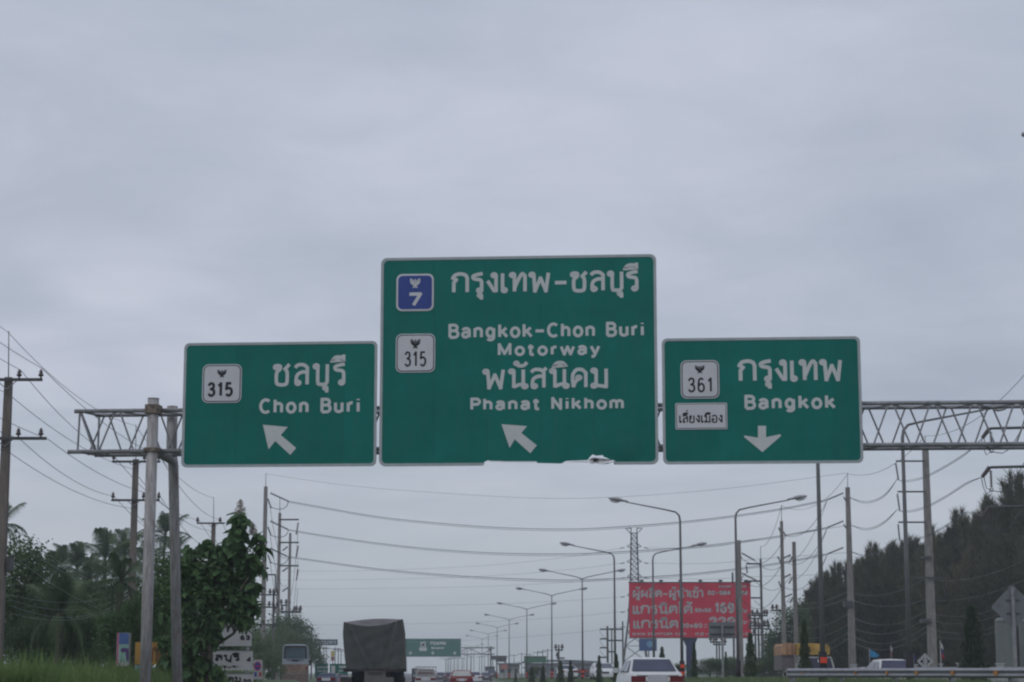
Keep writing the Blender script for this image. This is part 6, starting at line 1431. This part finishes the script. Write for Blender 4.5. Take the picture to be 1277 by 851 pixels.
def trunk_mesh(h, r, seed, lean=.0, limbs=5, reach=2.0, start=.35):
    rg = random.Random(seed); mb = MB(); P = [(0, 0, -.3)]; x = y = 0
    for i in range(1, 7): x += rg.uniform(-.12, .12) * h * .12 + lean * h / 6; y += rg.uniform(-.1, .1) * h * .1; P.append((x, y, h * i / 6))
    mb.tube(P, [r * (1.15 - .9 * i / 6) for i in range(7)], 9)
    tips = []
    for k2 in range(limbs):
        f = start + (1 - start) * k2 / limbs; i = min(5, int(f * 6)); q = Vector(P[i]).lerp(Vector(P[i + 1]), f * 6 - i); a_ = rg.uniform(0, 2 * pi); L_ = reach * rg.uniform(.6, 1.1)
        m = q + Vector((cos(a_) * L_ * .5, sin(a_) * L_ * .5, L_ * .30)); e_ = q + Vector((cos(a_) * L_, sin(a_) * L_, L_ * .75)); rr = r * (1 - f) * .6 + .03
        mb.tube([q, m, e_], [rr, rr * .6, rr * .25], 6); tips.append(e_)
    return mb, tips
# broadleaf masses
def broad_proto(name, seed, h, r, m, n=8000, leaf=.22, cat='tree'):
    rg = random.Random(seed); t = thing(name, '', cat); mb, tips = trunk_mesh(h * .72, .16, seed, 0, 6, r * .8); mb.build('trunk', BARK, t, True)
    cs_ = [(0, 0, h * .62, r * .7)]
    for e_ in tips: cs_.append((e_.x, e_.y, min(e_.z, h * .85), r * rg.uniform(.32, .5)))
    for i in range(11):
        a_ = rg.uniform(0, 2 * pi); q = r * rg.uniform(.35, .95); cs_.append((cos(a_) * q, sin(a_) * q, h * rg.uniform(.25, .92), r * rg.uniform(.25, .45)))
    cs_.append((rg.uniform(-.3, .3), 0, h * .9, r * .35))
    V, Fc = leaf_cloud(cs_, n, leaf, seed); link('crown', npmesh('crown', V, Fc, m), t); return t
def place(proto, first, px, ytop, D, hnat, label, rz, group=None, wid=1.0):
    p = at(px, ytop, D); g_ = gz(p.x, D); s = (p.z - g_) / hnat
    if first: t = proto; t.location = (p.x, D, g_); t.rotation_euler = (0, 0, rz)
    else: t = dup(proto, (p.x, D, g_), rz)
    t.scale = (s * wid, s * wid, s); t['label'] = label
    if group: t['group'] = group
    return t
bA = broad_proto('broadleaf_tree', 21, 7.0, 3.3, LF_DARK); bB = broad_proto('broadleaf_tree', 22, 6.0, 3.2, LF_DARK); bL = broad_proto('bushy_tree', 23, 4.0, 2.0, LF_LITE, 4200, .22)
used = set()
def pl(proto, px, yt, D, h, label, group=None, wid=1.0):
    f = proto.name not in used; used.add(proto.name); return place(proto, f, px, yt, D, h, label, random.uniform(0, 6.28), group, wid)
gl_ = 'dark trees of the left thicket'
for i, (pr, px, yt, D, w, lb) in enumerate(((bA, 30, 742, 100, 1.1, 'low dark tree just right of the left-edge pole'), (bB, 66, 730, 96, 1.1, 'dark round tree below the leftmost palm crowns'), (bA, 104, 738, 92, 1.0, 'dark bushy tree in the middle of the left thicket'),
        (bB, 140, 736, 88, .95, 'dark tree filling the gap left of the gantry post'), (bA, 176, 720, 96, 1.0, 'dark tree behind the left gantry post'), (bB, 214, 712, 104, 1.0, 'dark tree between and behind the two gantry posts'), (bA, -14, 668, 90, .8, 'tall dark tree cut off by the left edge'),
        (bB, 246, 722, 110, 1.0, 'dark tree behind the big-leaved tree'), (bA, 84, 768, 76, .9, 'shadowy low bush tree nearest the verge grass'), (bB, 30, 776, 76, .9, 'shadowy low bush tree beside the left-edge pole'), (bA, 134, 772, 78, .8, 'shadowy bush tree above the poster board'), (bB, 112, 765, 84, .9, 'shadowy bush tree under the central palms'), (bA, 190, 770, 90, .8, 'shadowy bush tree above the yellow banner'), (bB, 58, 772, 80, .85, 'shadowy bush tree below the two spiky palms'))):
    pl(pr, px, yt, D, 7.0 if pr is bA else 6.0, lb, gl_, w)
for px, yt, D, w, lb in ((162, 755, 68, .9, 'bright green bush left of the front gantry post'), (188, 762, 70, .8, 'bright green bush seen between the gantry posts'), (148, 768, 72, .7, 'bright green shrub above the pink-edged poster'), (86, 722, 98, .9, 'paler bushy tree among the palms'), (40, 812, 60, 1, 'small shrub in the verge grass by the left-edge pole'), (334, 838, 120, 1, 'low shrub beside the no parking plate'), (237, 838, 56, .9, 'low leafy shrub at the foot of the rear gantry post'), (206, 816, 57, .5, 'small leafy shrub between the feet of the gantry posts')):
    pl(bL, px, yt, D, 4.0, lb, 'bright green bushes at left', w)
bM = broad_proto('leafy_tree', 27, 6.0, 2.6, LF_MID, 9000, .2)
for px, yt, D, w, lb in ((232, 694, 63, .75, 'mid green leafy tree just right of the rear gantry post'), (206, 728, 62, .6, 'mid green leafy tree between the two gantry posts'), (262, 700, 77, .7, 'mid green leafy tree behind the white distance boards'), (168, 744, 66, .5, 'light leafy tree left of the front gantry post')):
    pl(bM, px, yt, D, 6.0, lb, 'leafy trees around the gantry posts', w)
# trees behind the bus
for px, yt, D, w, lb in ((322, 772, 240, 1.1, 'tree behind the tallest left pole'), (343, 789, 250, 1.0, 'tree between the left trio of poles'), (368, 772, 255, 1.0, 'tree above the bus, left of the square brackets'), (384, 783, 270, .9, 'tree above the right corner of the bus'), (336, 800, 170, .8, 'green tree left of the bus window'), (306, 778, 200, .9, 'tree behind the distance boards'), (352, 812, 210, .8, 'bush touching the left side of the bus'), (352, 786, 262, .9, 'tree behind the middle tall pole')):
    pl(random.choice((bA, bB)), px, yt, D, 6.5, lb, 'trees behind the bus', w)
# right: rounded tree left of the casuarinas, hedges
for px, yt, D, w, lb in ((990, 762, 150, 1.1, 'round-topped dark tree at the left foot of the casuarinas'), (1012, 752, 155, 1.0, 'round dark tree tucked under the first casuarinas'), (974, 786, 160, .75, 'small dark tree at the left end of the tree line'), (1040, 765, 135, 1.1, 'dark tree under the middle of the casuarinas'), (1085, 768, 130, 1.2, 'dark tree behind the blue pennant'), (1125, 765, 130, 1.2, 'dark tree behind the widest pole'), (1170, 770, 132, 1.2, 'dark tree behind the striped flag'), (1215, 768, 140, 1.2, 'dark tree left of the grey tanks'), (1262, 765, 145, 1.3, 'dark tree behind the grey tanks')):
    pl(random.choice((bA, bB)), px, yt, D + 70, 6.5, lb, 'round dark trees at right', w)
for px, yt, D, w, lb in ((885, 823, 190, 2, 'low hedge under the billboard'), (908, 818, 190, 2, 'reddish dark hedge beside the grey sign post'), (836, 828, 230, 1.6, 'low bush between the car and the billboard column'), (950, 822, 190, 1.5, 'low bush below the distribution poles'), (960, 809, 170, 1, 'dark bush right of the distribution poles'), (850, 826, 105, .8, 'dark bush at the foot of the lamp right of the white car'), (664, 832, 240, 1.2, 'low dark bush among the far cypresses'), (925, 826, 200, 2, 'low hedge right of the grey sign post')):
    pl(random.choice((bA, bB)), px, yt, D, 6.5, lb, 'low dark bushes on the median side', w)

# casuarinas
def cas_proto(seed, h=11, r=2.5, n=21000):
    rg = random.Random(seed); rng = np.random.default_rng(seed); t = thing('casuarina_tree', '', 'tree')
    MB().tube([(0, 0, -.3), (.05, 0, h * .5), (0, 0, h * .9)], [.17, .1, .02], 8).build('trunk', BARK, t, True)
    br = MB(); P = []; A = []; nb = 130
    for i in range(nb):
        f = (i + rg.random()) / nb; z = h * (.03 + .80 * f); a_ = rg.uniform(0, 2 * pi)
        out = r * (1.0 - f ** 1.6) ** .9 * rg.uniform(.25, 1.2) + .15; rise = rg.uniform(.9, 1.9) * (.7 + .5 * f)
        e_ = Vector((cos(a_) * out, sin(a_) * out, min(z + rise + out * .35, h * rg.uniform(.78, 1.0) if f > .5 else 99)))
        b0 = Vector((0, 0, z)); m0 = b0.lerp(e_, .55) + Vector((cos(a_) * out * .12, sin(a_) * out * .12, -.15))
        L_ = (e_ - b0).length
        if L_ > .9: br.tube([b0, m0, e_], [.03, .018, .006], 4, False)
        m = int(n / nb * (.35 + L_ / 2.4)); tt = rng.random(m) ** .62
        B0, M0, E0 = (np.array(tuple(v)) for v in (b0, m0, e_))
        base = np.outer((1 - tt) ** 2, B0) + np.outer(2 * tt * (1 - tt), M0) + np.outer(tt ** 2, E0)
        base += rng.normal(size=(m, 3)) * (.20 * (1.15 - tt))[:, None] * np.array([1, 1, .8])
        d = (E0 - M0) / np.linalg.norm(E0 - M0)
        A.append(d[None, :] * .9 + rng.normal(size=(m, 3)) * .42 + np.array([0, 0, .25])); P.append(base)
    P = np.concatenate(P); A = np.concatenate(A); A /= np.linalg.norm(A, axis=1)[:, None]; k = len(P)
    B_ = np.cross(A, rng.normal(size=(k, 3))); B_ /= np.linalg.norm(B_, axis=1)[:, None]
    s = rng.uniform(.2, .75, k)[:, None]; w = .022
    V = np.stack([P - B_ * w, P + B_ * w, P + A * s], 1).reshape(-1, 3); Fc = np.arange(3 * k).reshape(-1, 3)
    br.build('branches', BARK, t); link('crown', npmesh('crown', V, Fc, LF_CAS), t); return t
cas = [cas_proto(31), cas_proto(32, r=2.2), cas_proto(33, r=2.9)]
cuse = [0, 0, 0]
tops = [(1018, 716, 150), (1030, 706, 145), (1043, 700, 142), (1060, 694, 148), (1072, 688, 140), (1088, 676, 138), (1101, 680, 150), (1112, 668, 142), (1124, 676, 150), (1137, 664, 146), (1150, 672, 140), (1161, 656, 138), (1174, 660, 132), (1186, 646, 130), (1196, 634, 134), (1206, 640, 128), (1217, 628, 126), (1229, 618, 130), (1240, 626, 124), (1252, 620, 128), (1264, 588, 120), (1274, 604, 124), (1287, 598, 118), (1300, 606, 122),
        (1027, 735, 130), (1052, 722, 128), (1080, 712, 126), (1105, 704, 124), (1132, 696, 120), (1158, 690, 118), (1182, 684, 116), (1208, 676, 114), (1234, 668, 112), (1260, 660, 110), (1284, 655, 108), (1008, 738, 160), (1095, 720, 118), (1145, 712, 114), (1170, 708, 112), (1195, 702, 110), (1222, 700, 108), (1248, 694, 106), (1272, 690, 105)]
ORD = ['first', 'second', 'third', 'fourth', 'fifth', 'sixth', 'seventh', 'eighth', 'ninth', 'tenth', 'eleventh', 'twelfth', 'thirteenth', 'fourteenth', 'fifteenth', 'sixteenth', 'seventeenth', 'eighteenth', 'nineteenth', 'twentieth', 'twenty-first', 'twenty-second', 'twenty-third', 'twenty-fourth']
wds = ['slender', 'broad', 'ragged', 'narrow', 'full']
for i, (px, yt, D) in enumerate(tops):
    k = i % 3; D += 72
    o_n = ORD[(sorted(p_[0] for p_ in tops[:24]) if i < 24 else sorted(p_[0] for p_ in tops[24:])).index(px)]
    place(cas[k], cuse[k] == 0, px, yt, D, 11.2, ('%s tall dark feathery casuarina from the left along the skyline at right' if i < 24 else '%s lower dark casuarina from the left in the front row at right') % o_n, random.uniform(0, 6), 'tall casuarinas on the right skyline' if i < 24 else 'lower front row of casuarinas at right', random.uniform(.95, 1.25)); cuse[k] = 1
# small conifers on the median
def con_proto(seed):
    rng = np.random.default_rng(seed); t = thing('cypress', '', 'tree'); h = 3.0
    MB().tube([(0, 0, -.2), (0, 0, h * .9)], [.05, .015], 6).build('trunk', BARK, t)
    n = 4200; f = rng.random(n) ** 1.3; z = .12 + f * (h - .15); rad = (.42 * (1 - f) ** .7 + .05) * (1 + .25 * np.sin(z * 9 + rng.random(n) * 2)) * rng.random(n) ** .45; a_ = rng.uniform(0, 2 * pi, n)
    P = np.stack([np.cos(a_) * rad, np.sin(a_) * rad, z], 1); A = np.stack([np.cos(a_) * .45, np.sin(a_) * .45, np.full(n, .8)], 1) + rng.normal(size=(n, 3)) * .35; A /= np.linalg.norm(A, axis=1)[:, None]
    B_ = np.cross(A, rng.normal(size=(n, 3))); B_ /= np.linalg.norm(B_, axis=1)[:, None]; s = rng.uniform(.07, .2, n)[:, None]
    V = np.stack([P - B_ * .022, P + B_ * .022, P + A * s], 1).reshape(-1, 3); link('crown', npmesh('crown', V, np.arange(3 * n).reshape(-1, 3), LF_CON), t); return t
cn = con_proto(41); first = True
for px, yt, D, w, lb in ((747, 817, 130, 1.3, 'small cypress in front of the white hatchback'), (711.5, 823, 150, 1.4, 'small cypress in front of the low white car'), (699, 823.5, 155, 1.7, 'small cypress below the lone dark pole'), (677, 830, 170, 1.7, 'small cypress right of the low dark bush'), (663, 832, 175, 2.2, 'dumpy cypress at the left end of the median row'), (643, 838, 200, 1.5, 'tiny far cypress left of the median row'), (768.5, 815, 118, 1.3, 'small cypress behind the lamp post sleeve left of the car'), (865.5, 800, 110, 1.0, 'slim cypress just right of the lamp post near the billboard column'),
        (825.5, 806, 150, 1.4, 'small cypress under the billboard above the car roof'), (935.5, 788, 105, 1.5, 'cypress standing below the right end of the billboard'), (1002.5, 772, 85, 1.2, 'cypress in front of the tan canvas load'), (905, 812, 140, .9, 'slender cypress beside the pole at the billboard')):
    place(cn, first, px, yt, D, 3.1, lb, random.uniform(0, 6), 'cypresses on the median', w * .62); first = False
V_ = con_proto(43); V_.name = 'conical_tree'
V_.children[1].data.materials[0] = leafmat('bright_conifer', (.05, .10, .035), (.15, .24, .08), 1.5, .3)
place(V_, True, 1211.5, 754, 88, 3.1, 'bright green conical tree left of the grey tanks', 1.0, None, 1.15)

# palms
def frond_mesh(seed, L_=3.4, droop=1.0):
    rg = random.Random(seed); mb = MB(); P = []
    for i in range(9):
        f = i / 8; P.append((L_ * (f - .10 * f * f * droop), 0, L_ * (.42 * f - .72 * droop * f * f)))
    mb.tube(P, [.045 * (1 - .85 * i / 8) for i in range(9)], 4)
    for i in range(46):
        f = .12 + .88 * i / 46; x, z = L_ * (f - .10 * f * f * droop), L_ * (.42 * f - .72 * droop * f * f); ll = .80 * sin(pi * min(1, .12 + f * .86)) ** .6 * rg.uniform(.8, 1.1) + .1
        for sg in (-1, 1):
            o = (x, 0, z); mid = (x + ll * .45, sg * ll * .5, z - ll * .02); e_ = (x + ll * .62, sg * ll * .72, z - ll * (.45 + .3 * rg.random()))
            w = .024; mb.add([(x - w, 0, z), (x + w, 0, z), (mid[0] + w, mid[1], mid[2]), (mid[0] - w, mid[1], mid[2]), e_], [(0, 1, 2, 3), (3, 2, 4)])
    return mb.mesh('frond', LF_PALM)
FR = [frond_mesh(1), frond_mesh(2, 3.2, 1.3), frond_mesh(3, 3.5, .55), frond_mesh(4, 2.6, .1)]
def palm(label, px, py, D, size, lean=0, nf=17, up=0, seed=0):
    rg = random.Random(seed * 7 + 3); c = at(px, py, D); g_ = gz(c.x, D); t = thing('coconut_palm', label, 'palm tree', (c.x - lean, D, g_), 0, None); H = c.z - g_
    mb = MB(); P = [(lean * (i / 7) ** 1.6, 0, -.2 + (H + .2) * i / 7) for i in range(8)]; mb.tube(P, [.2, .16, .15, .14, .13, .125, .12, .13], 10); mb.build('trunk', BARK, t, True)
    for i in range(nf):
        a_ = 2 * pi * i * .382 + rg.uniform(-.2, .2); lv = i / nf
        me = FR[3] if lv > .86 - up else (FR[2] if lv > .55 - up else (FR[0] if lv > .25 else FR[1]))
        tilt = -1.15 if me is FR[3] else (-.62 + rg.uniform(-.2, .2) if me is FR[2] else (-.05 + rg.uniform(-.2, .2) if me is FR[0] else .55))
        o = link('frond', me, t, (lean, 0, H), (rg.uniform(-.25, .25), tilt, a_), size * rg.uniform(.85, 1.1) / 3.4)
    mb = MB()
    return t
pls = [(132, 702, 84, 2.9, .2, 20, 0, 'large coconut palm with the fullest crown left of the gantry posts'), (96, 712, 90, 2.5, -.2, 17, .1, 'coconut palm second from the right of the thicket gap'), (66, 718, 92, 2.1, .1, 11, .55, 'spiky young palm with upright fronds'), (77, 708, 96, 2.0, -.1, 9, .6, 'palm with a few bare upright fronds beside the spiky one'), (156, 688, 92, 2.3, .1, 18, 0, 'coconut palm directly left of the brown pole'), (180, 702, 98, 2.5, -.2, 16, 0, 'coconut palm behind the front gantry post'), (206, 668, 104, 2.5, .2, 18, .1, 'tallest coconut palm behind the rear gantry post'), (219, 690, 110, 2.2, .2, 15, 0, 'coconut palm right of the tallest one, behind the rear post'), (44, 733, 90, 2.0, 0, 15, 0, 'low palm nearest the left-edge pole'), (112, 728, 80, 2.3, .2, 16, 0, 'low palm in front of the full-crowned palm'), (2, 655, 88, 2.2, -.2, 15, 0, 'palm crown behind the left-edge pole'), (75, 765, 74, 2.6, 0, 14, .2, 'low shrubby palm arching over the verge grass'), (150, 726, 78, 2.0, 0, 15, 0, 'low palm behind the brown pole')]
for i, (px, py, D, s, ln_, nf, up, lb) in enumerate(pls): k = 1.0 if D < 80 else 1.7; palm(lb, px, py, D * k, s * (1.05 if k > 1 else .7), ln_ * k, nf + 3, up, i)

# big-leaved tree in front
D = 56
c = at(262, 840, D); g_ = gz(c.x, D)
t = thing('teak_tree', 'big-leaved teak tree with pale flower plumes right of the gantry posts', 'tree', (c.x, D, g_))
def tw(px, py, dy=0): p = at(px, py, D); return (p.x - c.x, dy, p.z - g_)
MB().tube([tw(258, 870), tw(262, 800), tw(268, 740, .1), tw(280, 690), tw(298, 645)], [.11, .09, .07, .045, .02], 9).build('trunk', BARK, t, True)
lim = [((262, 800), (238, 760), (222, 715), .3), ((264, 780), (292, 750), (312, 720), -.3), ((268, 745), (250, 715), (246, 690), .5), ((272, 720), (300, 700), (318, 665), .1), ((262, 810), (290, 790), (306, 765), .4), ((260, 820), (232, 800), (216, 770), -.5), ((258, 835), (236, 830), (222, 815), -.2)]
for a, b, e_, dy in lim: MB().tube([tw(*a), tw(*b, dy * .6), tw(*e_, dy)], [.05, .035, .015], 6).build('limb', BARK, t, True)
cl_ = [(299, 648, 9), (299, 664, 10), (292, 682, 13), (321, 670, 6), (325, 684, 7), (312, 698, 9), (274, 690, 11), (257, 682, 10), (238, 690, 10), (303, 716, 11), (272, 712, 15), (246, 714, 15), (222, 708, 11), (292, 742, 14), (262, 742, 17), (230, 742, 14), (306, 748, 10), (298, 768, 10), (266, 772, 15), (236, 778, 13), (246, 802, 12), (252, 826, 9), (236, 838, 12), (213, 822, 7), (266, 796, 9), (286, 720, 9), (213, 738, 8), (206, 762, 7), (312, 714, 7), (286, 764, 8), (270, 838, 9), (318, 733, 8), (315, 755, 8), (306, 776, 8), (326, 708, 5), (222, 808, 12), (205, 800, 8), (232, 815, 9)]
rg = random.Random(12)
LM = []
for s_ in range(4):
    r2 = random.Random(s_); L_ = .25; mb = MB(); rows2 = []
    for i, (f, w) in enumerate(((0, .012), (.18, .065), (.45, .088), (.75, .06), (1, .008))):
        z = -.10 * f * f * (1 + s_ * .3); rows2.append([(f * L_, -w, z + .03), (f * L_, 0, z), (f * L_, w, z + .03)])
    for r_ in rows2: mb.v += r_
    for i in range(4):
        for j in range(2): a = i * 3 + j; mb.f.append((a, a + 1, a + 4, a + 3))
    LM.append(mb.mesh('leaf', LF_TEAK))
ws = [r_ ** 2 for _, _, r_ in cl_]
def leaf_pose(front):
    x, y, r_ = rg.choices(cl_, ws)[0]
    while True:
        dx, dy_, dz = rg.uniform(-1, 1), rg.uniform(-1, 1), rg.uniform(-1, 1); q = dx * dx + dy_ * dy_ + dz * dz
        if q < 1 and q > (.25 if front else 0): break
    if front: dy_ = -abs(dy_)
    r_ *= .92; p = tw(x + dx * r_, y + dz * r_, dy_ * r_ * D / F * 1.4)
    big = 1.35 if y < 700 and x > 280 else 1
    return p, (rg.uniform(-.9, .9), rg.uniform(-.5, 1.35), rg.uniform(0, 2 * pi)), rg.uniform(.45, 1.3) * big
for i in range(300):
    p, ro, s_ = leaf_pose(True); link('leaf', LM[i % 4], t, p, ro, s_)
V = []; Fc = []; base = [np.array([tuple(v.co) for v in m_.vertices]) for m_ in LM]; fcs = [[tuple(pp.vertices) for pp in m_.polygons] for m_ in LM]
from mathutils import Euler
off_ = 0
for i in range(1900):
    p, ro, s_ = leaf_pose(False); R_ = np.array(Euler(ro).to_matrix()); b = base[i % 4] * s_ @ R_.T + np.array(p); V.append(b); Fc += [tuple(off_ + k2 for k2 in f) for f in fcs[i % 4]]; off_ += len(b)
V2, F2 = leaf_cloud([tw(x, y) + (r_ * 1.12 * D / F,) for x, y, r_ in cl_ if y > 690], 6500, .15, 77, .5, .2)
tag(link('small_foliage', npmesh('small_foliage', V2, F2, LF_MID), t), kind='stuff')
o = link('foliage', npmesh('foliage', np.concatenate(V), np.array(Fc), LF_TEAK), t); tag(o, kind='stuff')
for (px, py, w, h) in ((300, 632, 9, 16), (315, 659, 7, 13)):
    mb = MB(); a = tw(px, py + h * .9); mb.tube([a, tw(px, py - h * .3)], [.012, .005], 4)
    for i in range(170):
        f = rg.random(); q = tw(px + rg.uniform(-1, 1) * w * (1 - f) ** .5 * .9, py + h * .6 - f * h * 1.15, rg.uniform(-.15, .15)); m_ = tw(px, py + h * .7 - f * h * 1.1)
        mb.tube([m_, q], .0035, 3, False); s2 = .016; mb.add([(q[0] - s2, q[1], q[2]), (q[0], q[1] - s2, q[2] - s2), (q[0] + s2, q[1], q[2]), (q[0], q[1], q[2] + s2)], [(0, 1, 2), (0, 2, 3), (0, 3, 1)])
    mb.build('flower_plume', FLOWER, t)

# ------------------------------------------------------------------ haze: one closed box of even air round camera and scene
hzm = bpy.data.materials.new('haze'); hzm.use_nodes = True; n_ = hzm.node_tree.nodes; n_.remove(n_['Principled BSDF'])
pv = n_.new('ShaderNodeVolumePrincipled'); pv.inputs['Color'].default_value = (.86, .90, .95, 1); pv.inputs['Density'].default_value = .0005; pv.inputs['Anisotropy'].default_value = .15
hzm.node_tree.links.new(pv.outputs[0], n_['Material Output'].inputs['Volume'])
o = MB().box(-1500, 1500, -120, 2600, -3, 48).build('haze', hzm); tag(o, kind='stuff')
